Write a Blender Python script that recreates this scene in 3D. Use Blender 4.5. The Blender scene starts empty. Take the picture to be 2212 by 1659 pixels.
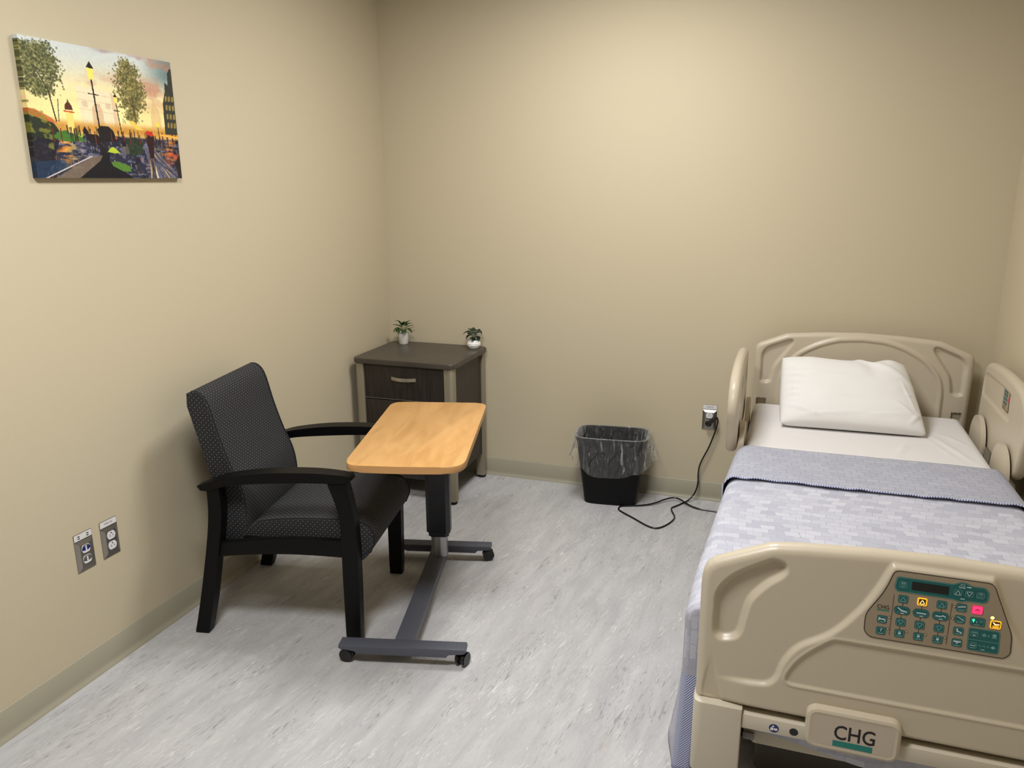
import bpy, bmesh, math, random
import numpy as np
from mathutils import Vector, Matrix

# ------------------------------------------------------------------ camera, world, lamps, exposure
scn = bpy.context.scene
COL = scn.collection
W_PX, H_PX = 2212, 1659
F_PX, YAW, PITCH, ROLL = 1705.07, 0.334734, -0.251511, -0.005596
CAM = Vector((2.1674, -4.0712, 1.6611))
cp, sp, cy, sy = math.cos(PITCH), math.sin(PITCH), math.cos(YAW), math.sin(YAW)
fwd = Vector((-sy * cp, cy * cp, sp)); rgt = Vector((cy, sy, 0)); upv = rgt.cross(fwd)
cr, sr = math.cos(ROLL), math.sin(ROLL)
r2 = cr * rgt + sr * upv; u2 = -sr * rgt + cr * upv
cd = bpy.data.cameras.new('camera'); cam = bpy.data.objects.new('camera', cd); COL.objects.link(cam)
cd.sensor_fit = 'HORIZONTAL'; cd.sensor_width = 36.0; cd.lens = F_PX * 36.0 / W_PX
cd.clip_start = 0.05; cd.clip_end = 50
m = Matrix((r2, u2, -fwd)).transposed().to_4x4(); m.translation = CAM
cam.matrix_world = m
scn.camera = cam

world = bpy.data.worlds.new('world'); scn.world = world; world.use_nodes = True
world.node_tree.nodes['Background'].inputs[0].default_value = (0.05, 0.05, 0.05, 1)
world.node_tree.nodes['Background'].inputs[1].default_value = 0.2

vs = scn.view_settings
vs.view_transform = 'Standard'; vs.look = 'None'; vs.gamma = 1.0; vs.use_curve_mapping = False
vs.exposure = 0.0

CEIL = 2.75
LIGHTS = [((1.46, -1.17), 38.0), ((1.30, -3.05), 52.0)]      # centre (x, y), watts of the two ceiling panels
for (lx, ly), pw in LIGHTS:
    ld = bpy.data.lights.new('ceiling_panel_light', 'AREA'); ld.shape = 'RECTANGLE'
    ld.size = 0.54; ld.size_y = 0.54; ld.energy = pw; ld.color = (0.985, 0.99, 1.0)
    lo = bpy.data.objects.new('ceiling_panel_light', ld); COL.objects.link(lo)
    lo.location = (lx, ly, CEIL - 0.012)

# ------------------------------------------------------------------ helpers
def lin(c):
    return tuple((x / 12.92 if x <= 0.04045 else ((x + 0.055) / 1.055) ** 2.4) for x in [v / 255.0 for v in c])
MATS = {}
def mat(name, rgb, rough=0.5, metal=0.0, spec=0.5, emit=None, estr=0.0, bump=None, mottle=None, coat=0.0):
    m = bpy.data.materials.new(name); m.use_nodes = True
    nt = m.node_tree; b = nt.nodes['Principled BSDF']
    b.inputs['Base Color'].default_value = (*lin(rgb), 1); b.inputs['Roughness'].default_value = rough
    b.inputs['Metallic'].default_value = metal; b.inputs['Specular IOR Level'].default_value = spec
    b.inputs['Coat Weight'].default_value = coat
    if emit:
        b.inputs['Emission Color'].default_value = (*lin(emit), 1); b.inputs['Emission Strength'].default_value = estr
    if bump or mottle:
        tc = nt.nodes.new('ShaderNodeTexCoord')
    if bump:
        n = nt.nodes.new('ShaderNodeTexNoise'); n.inputs['Scale'].default_value = bump[0]; n.inputs['Detail'].default_value = 3
        bp = nt.nodes.new('ShaderNodeBump'); bp.inputs['Strength'].default_value = bump[1]; bp.inputs['Distance'].default_value = bump[2]
        nt.links.new(tc.outputs['Object'], n.inputs['Vector']); nt.links.new(n.outputs['Fac'], bp.inputs['Height'])
        nt.links.new(bp.outputs['Normal'], b.inputs['Normal'])
    if mottle:
        n = nt.nodes.new('ShaderNodeTexNoise'); n.inputs['Scale'].default_value = mottle[0]; n.inputs['Detail'].default_value = 4
        mx = nt.nodes.new('ShaderNodeMixRGB'); mx.blend_type = 'MULTIPLY'; mx.inputs['Fac'].default_value = mottle[1]
        mx.inputs['Color1'].default_value = (*lin(rgb), 1)
        nt.links.new(tc.outputs['Object'], n.inputs['Vector']); nt.links.new(n.outputs['Fac'], mx.inputs['Color2'])
        nt.links.new(mx.outputs['Color'], b.inputs['Base Color'])
    MATS[name] = m
    return m

def mesh_obj(name, verts, faces, mats, parent=None, smooth=False, fmat=None, uvs=None):
    me = bpy.data.meshes.new(name); me.from_pydata([tuple(v) for v in verts], [], faces)
    for mm in (mats if isinstance(mats, (list, tuple)) else [mats]): me.materials.append(mm)
    if fmat is not None: me.polygons.foreach_set('material_index', fmat)
    if smooth: me.polygons.foreach_set('use_smooth', [True] * len(me.polygons))
    if uvs is not None:
        ul = me.uv_layers.new(name='UVMap')
        lv = np.empty(len(me.loops), dtype=np.int32); me.loops.foreach_get('vertex_index', lv)
        ul.data.foreach_set('uv', np.asarray(uvs, float)[lv].ravel())
    me.update()
    o = bpy.data.objects.new(name, me); COL.objects.link(o)
    if parent: o.parent = parent
    return o

def bm_obj(name, bm, mats, parent=None, smooth=None):
    bmesh.ops.recalc_face_normals(bm, faces=bm.faces)
    me = bpy.data.meshes.new(name); bm.to_mesh(me); bm.free()
    for mm in (mats if isinstance(mats, (list, tuple)) else [mats]): me.materials.append(mm)
    if smooth is not None:
        me.polygons.foreach_set('use_smooth', [True] * len(me.polygons))
        me.set_sharp_from_angle(angle=math.radians(smooth))
    o = bpy.data.objects.new(name, me); COL.objects.link(o)
    if parent: o.parent = parent
    return o

def tag(o, label=None, cat=None, group=None, kind=None):
    if label: o['label'] = label
    if cat: o['category'] = cat
    if group: o['group'] = group
    if kind: o['kind'] = kind
    return o
def thing(name, label, cat, loc=(0, 0, 0), rotz=0.0, group=None):
    o = bpy.data.objects.new(name, None); COL.objects.link(o); o.location = loc; o.rotation_euler = (0, 0, rotz)
    o.empty_display_size = 0.05
    return tag(o, label, cat, group)

def bm_box(bm, lo, hi, bevel=0.0, segs=2):
    r = bmesh.ops.create_cube(bm, size=1.0)
    c = [(a + b) / 2 for a, b in zip(lo, hi)]; s = [b - a for a, b in zip(lo, hi)]
    for v in r['verts']: v.co = Vector((c[0] + v.co.x * s[0], c[1] + v.co.y * s[1], c[2] + v.co.z * s[2]))
    if bevel > 0:
        es = list({e for v in r['verts'] for e in v.link_edges})
        bmesh.ops.bevel(bm, geom=es, offset=bevel, segments=segs, affect='EDGES', profile=0.5)
def box(name, lo, hi, mats, parent=None, bevel=0.0, segs=2):
    bm = bmesh.new(); bm_box(bm, lo, hi, bevel, segs)
    return bm_obj(name, bm, mats, parent, 35 if bevel else None)

AX = {'xy': lambda a, b, h: (a, b, h), 'xz': lambda a, b, h: (a, h, b), 'yz': lambda a, b, h: (h, a, b)}
def bm_prism(bm, poly, h0, h1, axes, bevel=0.0, segs=2, uv=False):
    f = AX[axes]; n = len(poly)
    v0 = [bm.verts.new(f(a, b, h0)) for a, b in poly]; v1 = [bm.verts.new(f(a, b, h1)) for a, b in poly]
    c0 = bm.faces.new(v0); c1 = bm.faces.new(v1[::-1])
    sides = [bm.faces.new((v0[i], v1[i], v1[(i + 1) % n], v0[(i + 1) % n])) for i in range(n)]
    if uv:
        ul = bm.loops.layers.uv.verify()
        per = [0.0]
        for i in range(n): per.append(per[-1] + math.dist(poly[i], poly[(i + 1) % n]))
        for fc in (c0, c1):
            for l in fc.loops:
                i = (v0.index(l.vert) if l.vert in v0 else v1.index(l.vert)); l[ul].uv = poly[i]
        for i, fc in enumerate(sides):
            vals = [(h0, per[i]), (h1, per[i]), (h1, per[i + 1]), (h0, per[i + 1])]
            for l, uvv in zip(fc.loops, vals): l[ul].uv = uvv
    if bevel > 0:
        es = list({e for fc in (c0, c1) for e in fc.edges})
        bmesh.ops.bevel(bm, geom=es, offset=bevel, segments=segs, affect='EDGES', profile=0.5)
def prism(name, poly, h0, h1, axes, mats, parent=None, bevel=0.0, segs=2, uv=False, smooth=35):
    bm = bmesh.new(); bm_prism(bm, poly, h0, h1, axes, bevel, segs, uv)
    return bm_obj(name, bm, mats, parent, smooth)

def catmull(pts, n=8, closed=False):
    P = [np.array(p, float) for p in pts]; out = []; N = len(P)
    for i in range(N if closed else N - 1):
        if closed: p0, p1, p2, p3 = P[i - 1], P[i], P[(i + 1) % N], P[(i + 2) % N]
        else: p0, p1, p2, p3 = P[max(i - 1, 0)], P[i], P[i + 1], P[min(i + 2, N - 1)]
        for k in range(n):
            t = k / n
            out.append(0.5 * ((2 * p1) + (-p0 + p2) * t + (2 * p0 - 5 * p1 + 4 * p2 - p3) * t * t + (-p0 + 3 * p1 - 3 * p2 + p3) * t ** 3))
    if not closed: out.append(P[-1])
    return [tuple(float(v) for v in p) for p in out]

def rrect(x0, y0, x1, y1, r, n=5):
    out = []
    for cx_, cy_, a0 in ((x1 - r, y1 - r, 0), (x0 + r, y1 - r, 90), (x0 + r, y0 + r, 180), (x1 - r, y0 + r, 270)):
        for k in range(n + 1):
            a = math.radians(a0 + 90 * k / n); out.append((cx_ + r * math.cos(a), cy_ + r * math.sin(a)))
    return out

def round_poly(pts, r, n=5):
    out = []; N = len(pts)
    for i in range(N):
        p = Vector(pts[i]); a = Vector(pts[i - 1]) - p; b = Vector(pts[(i + 1) % N]) - p
        rr = r[i] if isinstance(r, (list, tuple)) else r
        rr = min(rr, a.length * 0.45, b.length * 0.45)
        p0 = p + a.normalized() * rr; p2 = p + b.normalized() * rr
        for k in range(n + 1):
            t = k / n; q = p0 * (1 - t) ** 2 + p * 2 * t * (1 - t) + p2 * t * t; out.append((q.x, q.y))
    return out

def tube_geo(pts, rad, segs=10):
    P = [Vector(p) for p in pts]; verts = []; faces = []
    prev = None
    for i, p in enumerate(P):
        t = (P[min(i + 1, len(P) - 1)] - P[max(i - 1, 0)]).normalized()
        if prev is None:
            a = Vector((0, 0, 1)) if abs(t.z) < 0.9 else Vector((1, 0, 0)); nrm = t.cross(a).normalized()
        else:
            nrm = (prev - t * prev.dot(t)).normalized()
        prev = nrm; bn = t.cross(nrm)
        r = rad[i] if isinstance(rad, (list, tuple)) else rad
        for k in range(segs):
            a = 2 * math.pi * k / segs; verts.append(p + (nrm * math.cos(a) + bn * math.sin(a)) * r)
    for i in range(len(P) - 1):
        for k in range(segs):
            faces.append((i * segs + k, i * segs + (k + 1) % segs, (i + 1) * segs + (k + 1) % segs, (i + 1) * segs + k))
    faces.append(tuple(range(segs))[::-1]); faces.append(tuple((len(P) - 1) * segs + k for k in range(segs)))
    return verts, faces
def tube(name, pts, rad, mats, parent=None, segs=10):
    v, f = tube_geo(pts, rad, segs); return mesh_obj(name, v, f, mats, parent, smooth=True)

def lathe(name, prof, mats, parent=None, segs=28, loc=(0, 0, 0)):
    v = []; f = []
    for r, z in prof:
        for k in range(segs):
            a = 2 * math.pi * k / segs; v.append((loc[0] + r * math.cos(a), loc[1] + r * math.sin(a), loc[2] + z))
    for i in range(len(prof) - 1):
        for k in range(segs): f.append((i * segs + k, i * segs + (k + 1) % segs, (i + 1) * segs + (k + 1) % segs, (i + 1) * segs + k))
    f.append(tuple(range(segs))[::-1]); f.append(tuple((len(prof) - 1) * segs + k for k in range(segs)))
    o = mesh_obj(name, v, f, mats, parent, smooth=True)
    o.data.set_sharp_from_angle(angle=math.radians(40))
    return o

TXT = {}
def text_polys(body, size, align='CENTER', spacing=1.0, weight=0.0):
    c = bpy.data.curves.new('t', 'FONT'); c.body = body; c.size = size; c.align_x = align; c.resolution_u = 3
    c.space_character = spacing; c.offset = weight
    o = bpy.data.objects.new('t', c); COL.objects.link(o)
    dg = bpy.context.evaluated_depsgraph_get(); me = bpy.data.meshes.new_from_object(o.evaluated_get(dg))
    v = [(p.co.x, p.co.y) for p in me.vertices]; f = [tuple(p.vertices) for p in me.polygons]
    bpy.data.objects.remove(o); bpy.data.curves.remove(c); bpy.data.meshes.remove(me)
    return v, f

class Decal:
    """flat printed graphics in (a, b) on a face, stacked in tiny layers along the outward direction"""
    def __init__(s, to3d, step=0.00025): s.f = to3d; s.v = []; s.p = []; s.m = []; s.step = step
    def poly(s, pts, m, layer):
        k = len(s.v); s.v += [s.f(a, b, layer * s.step) for a, b in pts]; s.p.append(tuple(range(k, k + len(pts)))); s.m.append(m)
    def ring(s, pts, w, m, layer, closed=True):
        n = len(pts); L = []; R = []
        for i in range(n):
            p = Vector(pts[i]); a = Vector(pts[i - 1] if (closed or i > 0) else pts[i]); b = Vector(pts[(i + 1) % n] if (closed or i < n - 1) else pts[i])
            d = (b - a); d = d.normalized() if d.length > 0 else Vector((1, 0)); nn = Vector((-d.y, d.x))
            L.append(p + nn * w / 2); R.append(p - nn * w / 2)
        for i in range(n if closed else n - 1):
            j = (i + 1) % n; s.poly([L[i], L[j], R[j], R[i]], m, layer)
    def rect(s, cx, cy, w, h, m, layer): s.poly([(cx - w / 2, cy - h / 2), (cx + w / 2, cy - h / 2), (cx + w / 2, cy + h / 2), (cx - w / 2, cy + h / 2)], m, layer)
    def disc(s, cx, cy, r, m, layer, n=16): s.poly([(cx + r * math.cos(2 * math.pi * k / n), cy + r * math.sin(2 * math.pi * k / n)) for k in range(n)], m, layer)
    def text(s, body, cx, cy, size, m, layer, sx=1.0):
        v, f = text_polys(body, size); k = len(s.v)
        s.v += [s.f(cx + a * sx, cy + b, layer * s.step) for a, b in v]; s.p += [tuple(i + k for i in q) for q in f]; s.m += [m] * len(f)
    def slab(s, pts, m, h, layer0=0):
        """a thin raised pad with side walls; its top is at `h` metres"""
        n = len(pts); k = len(s.v); s.v += [s.f(a, b, 0) for a, b in pts] + [s.f(a, b, h) for a, b in pts]
        s.p.append(tuple(range(k + n, k + 2 * n))); s.m.append(m)
        for i in range(n): s.p.append((k + i, k + (i + 1) % n, k + n + (i + 1) % n, k + n + i)); s.m.append(m)
    def build(s, name, mats, parent): return mesh_obj(name, s.v, s.p, mats, parent, fmat=s.m)

def sdf(px, pz, poly):
    """signed distance (inside negative) of arrays of points to a closed polygon"""
    P = np.array(poly, float); d2 = np.full(px.shape, 1e9); ins = np.zeros(px.shape, bool)
    for i in range(len(P)):
        a = P[i]; b = P[(i + 1) % len(P)]; e = b - a; L = e @ e
        if L < 1e-14: continue
        t = np.clip(((px - a[0]) * e[0] + (pz - a[1]) * e[1]) / L, 0, 1)
        d2 = np.minimum(d2, (px - a[0] - t * e[0]) ** 2 + (pz - a[1] - t * e[1]) ** 2)
        c = ((a[1] > pz) != (b[1] > pz))
        with np.errstate(divide='ignore', invalid='ignore'):
            xi = a[0] + (pz - a[1]) * e[0] / (e[1] if e[1] != 0 else 1e-12)
        ins ^= c & (px < xi)
    d = np.sqrt(d2); return np.where(ins, -d, d)
def sm(x): x = np.clip(x, 0, 1); return x * x * (3 - 2 * x)

def moulded(name, outline, n_a, n_b, thick, rad, relief, to3d, mats, parent):
    """a moulded panel: `outline` in (a, b); relief(a, b) = height added on the front; to3d(a, b, h), h=+thick/2 is the front"""
    O = np.array(outline, float); a0, a1 = O[:, 0].min(), O[:, 0].max()
    u = np.linspace(0, 1, n_a); e = 0.012
    A = a0 + (a1 - a0) * u
    A[0] = a0 + 1e-4; A[-1] = a1 - 1e-4
    A = np.sort(np.concatenate([A, a0 + np.array([.0006, .0015, .003]), a1 - np.array([.0006, .0015, .003])]))
    lo = np.empty(len(A)); hi = np.empty(len(A))
    for i, a in enumerate(A):
        zs = []
        for k in range(len(O)):
            p, q = O[k], O[(k + 1) % len(O)]
            if (p[0] > a) != (q[0] > a): zs.append(p[1] + (a - p[0]) / (q[0] - p[0]) * (q[1] - p[1]))
        lo[i], hi[i] = min(zs), max(zs)
    t = np.linspace(0, 1, n_b); t = np.sort(np.concatenate([t, [.0015, .004, .996, .9985]]))
    AA = np.repeat(A[:, None], len(t), 1); BB = lo[:, None] + (hi - lo)[:, None] * t[None, :]
    d = np.maximum(-sdf(AA, BB, outline), 0); d[0] = d[-1] = 0; d[:, 0] = d[:, -1] = 0
    rr = np.clip(d, 0, rad); edge = rad - np.sqrt(np.maximum(rad ** 2 - (rad - rr) ** 2, 0))
    fr = thick / 2 - edge + relief(AA, BB) * sm(d / rad); bk = -thick / 2 + edge
    na, nb = AA.shape; V = []
    for H in (fr, bk):
        V += [to3d(AA[i, j], BB[i, j], H[i, j]) for i in range(na) for j in range(nb)]
    F = []; N = na * nb
    for i in range(na - 1):
        for j in range(nb - 1):
            q = (i * nb + j, (i + 1) * nb + j, (i + 1) * nb + j + 1, i * nb + j + 1)
            F.append(q); F.append(tuple(N + k for k in q[::-1]))
    ring = [i * nb for i in range(na)] + [(na - 1) * nb + j for j in range(1, nb)] + [i * nb + nb - 1 for i in range(na - 2, -1, -1)] + [j for j in range(nb - 2, 0, -1)]
    for k in range(len(ring)):
        a, b = ring[k], ring[(k + 1) % len(ring)]; F.append((b, a, N + a, N + b))
    bm = bmesh.new()
    bv = [bm.verts.new(v) for v in V]
    for f in F:
        try: bm.faces.new([bv[k] for k in f])
        except ValueError: pass
    bm.normal_update()
    return bm_obj(name, bm, mats, parent, 60)

# value noise for cloth wrinkles and the painting
def vnoise(x, y, seed=0):
    x = np.asarray(x, float); y = np.asarray(y, float)
    def h(i, j):
        n = (i * 374761393 + j * 668265263 + seed * 1442695041) & 0x7fffffff
        n = ((n ^ (n >> 13)) * 1274126177) & 0x7fffffff
        return ((n ^ (n >> 16)) & 0xffff) / 65535.0
    xi = np.floor(x).astype(np.int64); yi = np.floor(y).astype(np.int64); fx = x - xi; fy = y - yi
    fx = fx * fx * (3 - 2 * fx); fy = fy * fy * (3 - 2 * fy)
    return (h(xi, yi) * (1 - fx) + h(xi + 1, yi) * fx) * (1 - fy) + (h(xi, yi + 1) * (1 - fx) + h(xi + 1, yi + 1) * fx) * fy
def fbm(x, y, seed=0, o=4):
    s = 0; a = 0.5
    for k in range(o): s = s + a * vnoise(x * 2 ** k, y * 2 ** k, seed + k); a *= 0.5
    return s / (1 - 0.5 ** o)

# ------------------------------------------------------------------ materials
def nodes(m): return m.node_tree, m.node_tree.nodes['Principled BSDF']
WALL = (196, 184, 157)
mat('wall_paint', WALL, 0.75, spec=0.3, bump=(260, 0.12, 0.002))
mat('wall_paint_low_bounce', (110, 100, 84), 0.8)  # unseen front wall, colour darkened to cut bounced light
mat('ceiling_tile', (150, 149, 146), 0.9, spec=0.1, bump=(90, 0.2, 0.002))  # unseen ceiling, grey lowered to keep bounced light down
mat('cove_base', (160, 154, 134), 0.45, spec=0.4)
mat('cove_base_lip', (186, 175, 150), 0.45, spec=0.4)

def floor_mat():
    m = mat('floor_vinyl', (150, 147, 145), 0.38, spec=0.4); nt, b = nodes(m); N = nt.nodes.new; L = nt.links.new
    tc = N('ShaderNodeTexCoord')
    def streak(scale, sx, sy, rot, dist, detail=4.0, rough=0.6):
        mp = N('ShaderNodeMapping'); mp.vector_type = 'TEXTURE'; mp.inputs['Scale'].default_value = (1 / sx, 1 / sy, 1); mp.inputs['Rotation'].default_value = (0, 0, math.radians(rot - 9))
        n = N('ShaderNodeTexNoise'); n.inputs['Scale'].default_value = scale; n.inputs['Detail'].default_value = detail
        n.inputs['Roughness'].default_value = rough; n.inputs['Distortion'].default_value = dist
        L(tc.outputs['Object'], mp.inputs['Vector']); L(mp.outputs['Vector'], n.inputs['Vector']); return n
    def ramp(src, p0, p1, c0=0.0, c1=1.0):
        r = N('ShaderNodeValToRGB'); r.color_ramp.elements[0].position = p0; r.color_ramp.elements[1].position = p1
        r.color_ramp.elements[0].color = (c0, c0, c0, 1); r.color_ramp.elements[1].color = (c1, c1, c1, 1)
        L(src, r.inputs['Fac']); return r.outputs['Color']
    def mix(fac, c1, c2):
        x = N('ShaderNodeMixRGB'); L(fac, x.inputs['Fac'])
        for s, c in (('Color1', c1), ('Color2', c2)):
            if isinstance(c, tuple): x.inputs[s].default_value = (*lin(c), 1)
            else: L(c, x.inputs[s])
        return x.outputs['Color']
    base = mix(ramp(streak(3.0, 5.5, 1.0, 4, 0.6).outputs['Fac'], 0.36, 0.66), (178, 177, 179), (194, 193, 194))
    c = mix(ramp(streak(6.0, 7.0, 1.15, 2, 1.2, 6, 0.7).outputs['Fac'], 0.60, 0.74, 0, 0.62), base, (146, 145, 147))
    c = mix(ramp(streak(9.0, 6.0, 0.9, -6, 1.6, 5, 0.65).outputs['Fac'], 0.61, 0.71, 0, 0.75), c, (222, 220, 217))
    def gate(a, b):
        x = N('ShaderNodeMath'); x.operation = 'MULTIPLY'; L(a, x.inputs[0]); L(b, x.inputs[1]); return x.outputs[0]
    cl1 = ramp(streak(2.2, 3.5, 1.2, 3, 1.0, 3).outputs['Fac'], 0.42, 0.62)
    cl2 = ramp(streak(2.6, 3.2, 1.1, -3, 1.0, 3).outputs['Fac'], 0.44, 0.60)
    c = mix(gate(ramp(streak(22.0, 5.0, 0.50, 4, 2.0, 4, 0.6).outputs['Fac'], 0.57, 0.65, 0, 0.75), cl1), c, (112, 111, 112))
    c = mix(gate(ramp(streak(24.0, 5.5, 0.48, -3, 2.2, 4, 0.6).outputs['Fac'], 0.57, 0.65, 0, 0.8), cl2), c, (232, 230, 228))
    c = mix(ramp(streak(40.0, 5.0, 0.9, 2, 1.5, 3, 0.6).outputs['Fac'], 0.60, 0.70, 0, 0.4), c, (138, 136, 136))
    c = mix(ramp(streak(900.0, 1.0, 1.0, 0, 0, 1).outputs['Fac'], 0.45, 0.75, 0, 0.35), c, (150, 148, 148))
    c = mix(ramp(streak(4.0, 6.0, 1.3, 5, 1.0).outputs['Fac'], 0.60, 0.75, 0, 0.4), c, (186, 177, 170))
    L(c, b.inputs['Base Color'])
    return m
floor_mat()

def wood_mat():
    m = mat('maple_laminate', (205, 160, 105), 0.32, spec=0.45); nt, b = nodes(m); N = nt.nodes.new; L = nt.links.new
    tc = N('ShaderNodeTexCoord'); mp = N('ShaderNodeMapping'); mp.inputs['Scale'].default_value = (9, 2.2, 4)
    n = N('ShaderNodeTexNoise'); n.inputs['Scale'].default_value = 2.0; n.inputs['Detail'].default_value = 7; n.inputs['Distortion'].default_value = 0.9
    r = N('ShaderNodeValToRGB'); e = r.color_ramp.elements
    e[0].position = 0.34; e[0].color = (*lin((189, 141, 83)), 1); e[1].position = 0.68; e[1].color = (*lin((206, 159, 100)), 1)
    L(tc.outputs['Object'], mp.inputs['Vector']); L(mp.outputs['Vector'], n.inputs['Vector']); L(n.outputs['Fac'], r.inputs['Fac'])
    mp2 = N('ShaderNodeMapping'); mp2.inputs['Scale'].default_value = (40, 7, 1)
    n2 = N('ShaderNodeTexNoise'); n2.inputs['Scale'].default_value = 1.0; n2.inputs['Detail'].default_value = 2
    r2_ = N('ShaderNodeValToRGB'); r2_.color_ramp.elements[0].position = 0.70; r2_.color_ramp.elements[1].position = 0.78
    r2_.color_ramp.elements[1].color = (0.5, 0.5, 0.5, 1)
    L(tc.outputs['Object'], mp2.inputs['Vector']); L(mp2.outputs['Vector'], n2.inputs['Vector']); L(n2.outputs['Fac'], r2_.inputs['Fac'])
    mx = N('ShaderNodeMixRGB'); L(r2_.outputs['Color'], mx.inputs['Fac']); L(r.outputs['Color'], mx.inputs['Color1']); mx.inputs['Color2'].default_value = (*lin((158, 112, 66)), 1)
    L(mx.outputs['Color'], b.inputs['Base Color'])
wood_mat()
mat('maple_edge', (192, 145, 92), 0.35)

def dark_wood():
    for nm, c0, c1, rgh in (('espresso_laminate', (36, 30, 27), (54, 47, 42), 0.42), ('espresso_top', (64, 58, 51), (78, 72, 64), 0.38)):
        m = mat(nm, c0, rgh, spec=0.4); nt, b = nodes(m); N = nt.nodes.new; L = nt.links.new
        tc = N('ShaderNodeTexCoord'); mp = N('ShaderNodeMapping')
        mp.inputs['Scale'].default_value = (130, 130, 4) if nm == 'espresso_laminate' else (3, 110, 1)
        n = N('ShaderNodeTexNoise'); n.inputs['Scale'].default_value = 1.5; n.inputs['Detail'].default_value = 3
        r = N('ShaderNodeValToRGB'); r.color_ramp.elements[0].position = 0.35; r.color_ramp.elements[1].position = 0.65
        r.color_ramp.elements[0].color = (*lin(c0), 1); r.color_ramp.elements[1].color = (*lin(c1), 1)
        L(tc.outputs['Object'], mp.inputs['Vector']); L(mp.outputs['Vector'], n.inputs['Vector']); L(n.outputs['Fac'], r.inputs['Fac']); L(r.outputs['Color'], b.inputs['Base Color'])
dark_wood()
mat('taupe_metal', (150, 141, 121), 0.38, metal=0.35)
mat('handle_metal', (176, 166, 146), 0.3, metal=0.6)
mat('black_wood', (9, 9, 10), 0.48, spec=0.18, bump=(200, 0.08, 0.001))
mat('black_plastic', (8, 8, 9), 0.5, spec=0.22)
mat('black_rubber', (20, 20, 21), 0.55, spec=0.3)
mat('gloss_black', (9, 9, 12), 0.2, spec=0.6)
mat('column_black', (30, 31, 36), 0.38, spec=0.5)
mat('gunmetal', (84, 87, 98), 0.42, metal=0.1, bump=(500, 0.06, 0.0006))
mat('aluminium', (170, 170, 172), 0.34, metal=0.75)
mat('steel_plate', (150, 146, 138), 0.3, metal=0.85)
mat('white_plastic', (226, 223, 224), 0.35)
mat('label_white', (224, 221, 220), 0.5)
mat('ink', (20, 18, 20), 0.6)
mat('navy_jack', (30, 40, 110), 0.35)
mat('grey_jack', (92, 88, 82), 0.4)
mat('bed_plastic', (192, 180, 159), 0.33, spec=0.45, bump=(420, 0.05, 0.0006))
mat('bed_metal', (196, 187, 168), 0.4, spec=0.4, bump=(420, 0.05, 0.0006))
mat('badge_face', (190, 176, 160), 0.42, spec=0.4)
mat('panel_face', (152, 138, 116), 0.45, spec=0.35)
mat('teal', (14, 92, 90), 0.4)
mat('teal_dark', (6, 66, 68), 0.45)
mat('teal_logo', (22, 122, 112), 0.45)
mat('panel_ink', (28, 20, 18), 0.5)
mat('line_brown', (92, 76, 56), 0.5)
mat('icon_white', (196, 214, 218), 0.45)
mat('icon_pale', (120, 172, 172), 0.45)
mat('lcd', (16, 18, 12), 0.25)
mat('amber_lit', (255, 176, 40), 0.4, emit=(255, 172, 40), estr=1.1)
mat('amber_pale', (255, 226, 150), 0.4, emit=(255, 222, 140), estr=1.2)
mat('amber_dark', (74, 38, 12), 0.4)
mat('pink_lit', (250, 70, 128), 0.4, emit=(255, 60, 125), estr=0.75)
mat('pink_dark', (214, 40, 84), 0.4, emit=(214, 40, 84), estr=0.3)
mat('green_lit', (60, 240, 170), 0.4, emit=(60, 240, 165), estr=1.0)
mat('led_off', (188, 176, 156), 0.35)
mat('sticker_blue', (32, 44, 96), 0.4)
mat('hole_black', (16, 18, 26), 0.5)
mat('grey_plastic', (128, 124, 122), 0.4)
mat('motor_grey', (84, 78, 72), 0.5)
mat('frame_dark', (10, 10, 10), 0.6)
mat('sheet_white', (218, 215, 213), 0.85, spec=0.15, bump=(700, 0.06, 0.0006))
mat('pillow_white', (224, 222, 219), 0.85, spec=0.15, bump=(700, 0.06, 0.0006))
mat('mattress_blue', (52, 60, 84), 0.6)
mat('pot_white', (246, 244, 240), 0.3, spec=0.5)
mat('soil', (28, 22, 16), 0.95)
mat('leaf_green', (44, 74, 34), 0.32, spec=0.5, mottle=(60, 0.35))
mat('leaf_dark', (30, 50, 38), 0.3, spec=0.55, mottle=(80, 0.4))
mat('stem_green', (104, 112, 62), 0.6)
mat('lamp_frame', (235, 235, 232), 0.5)
mat('lamp_diffuser', (250, 248, 240), 0.5, emit=(255, 248, 232), estr=3.0)
mat('seam_black', (10, 10, 11), 0.8)

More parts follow.
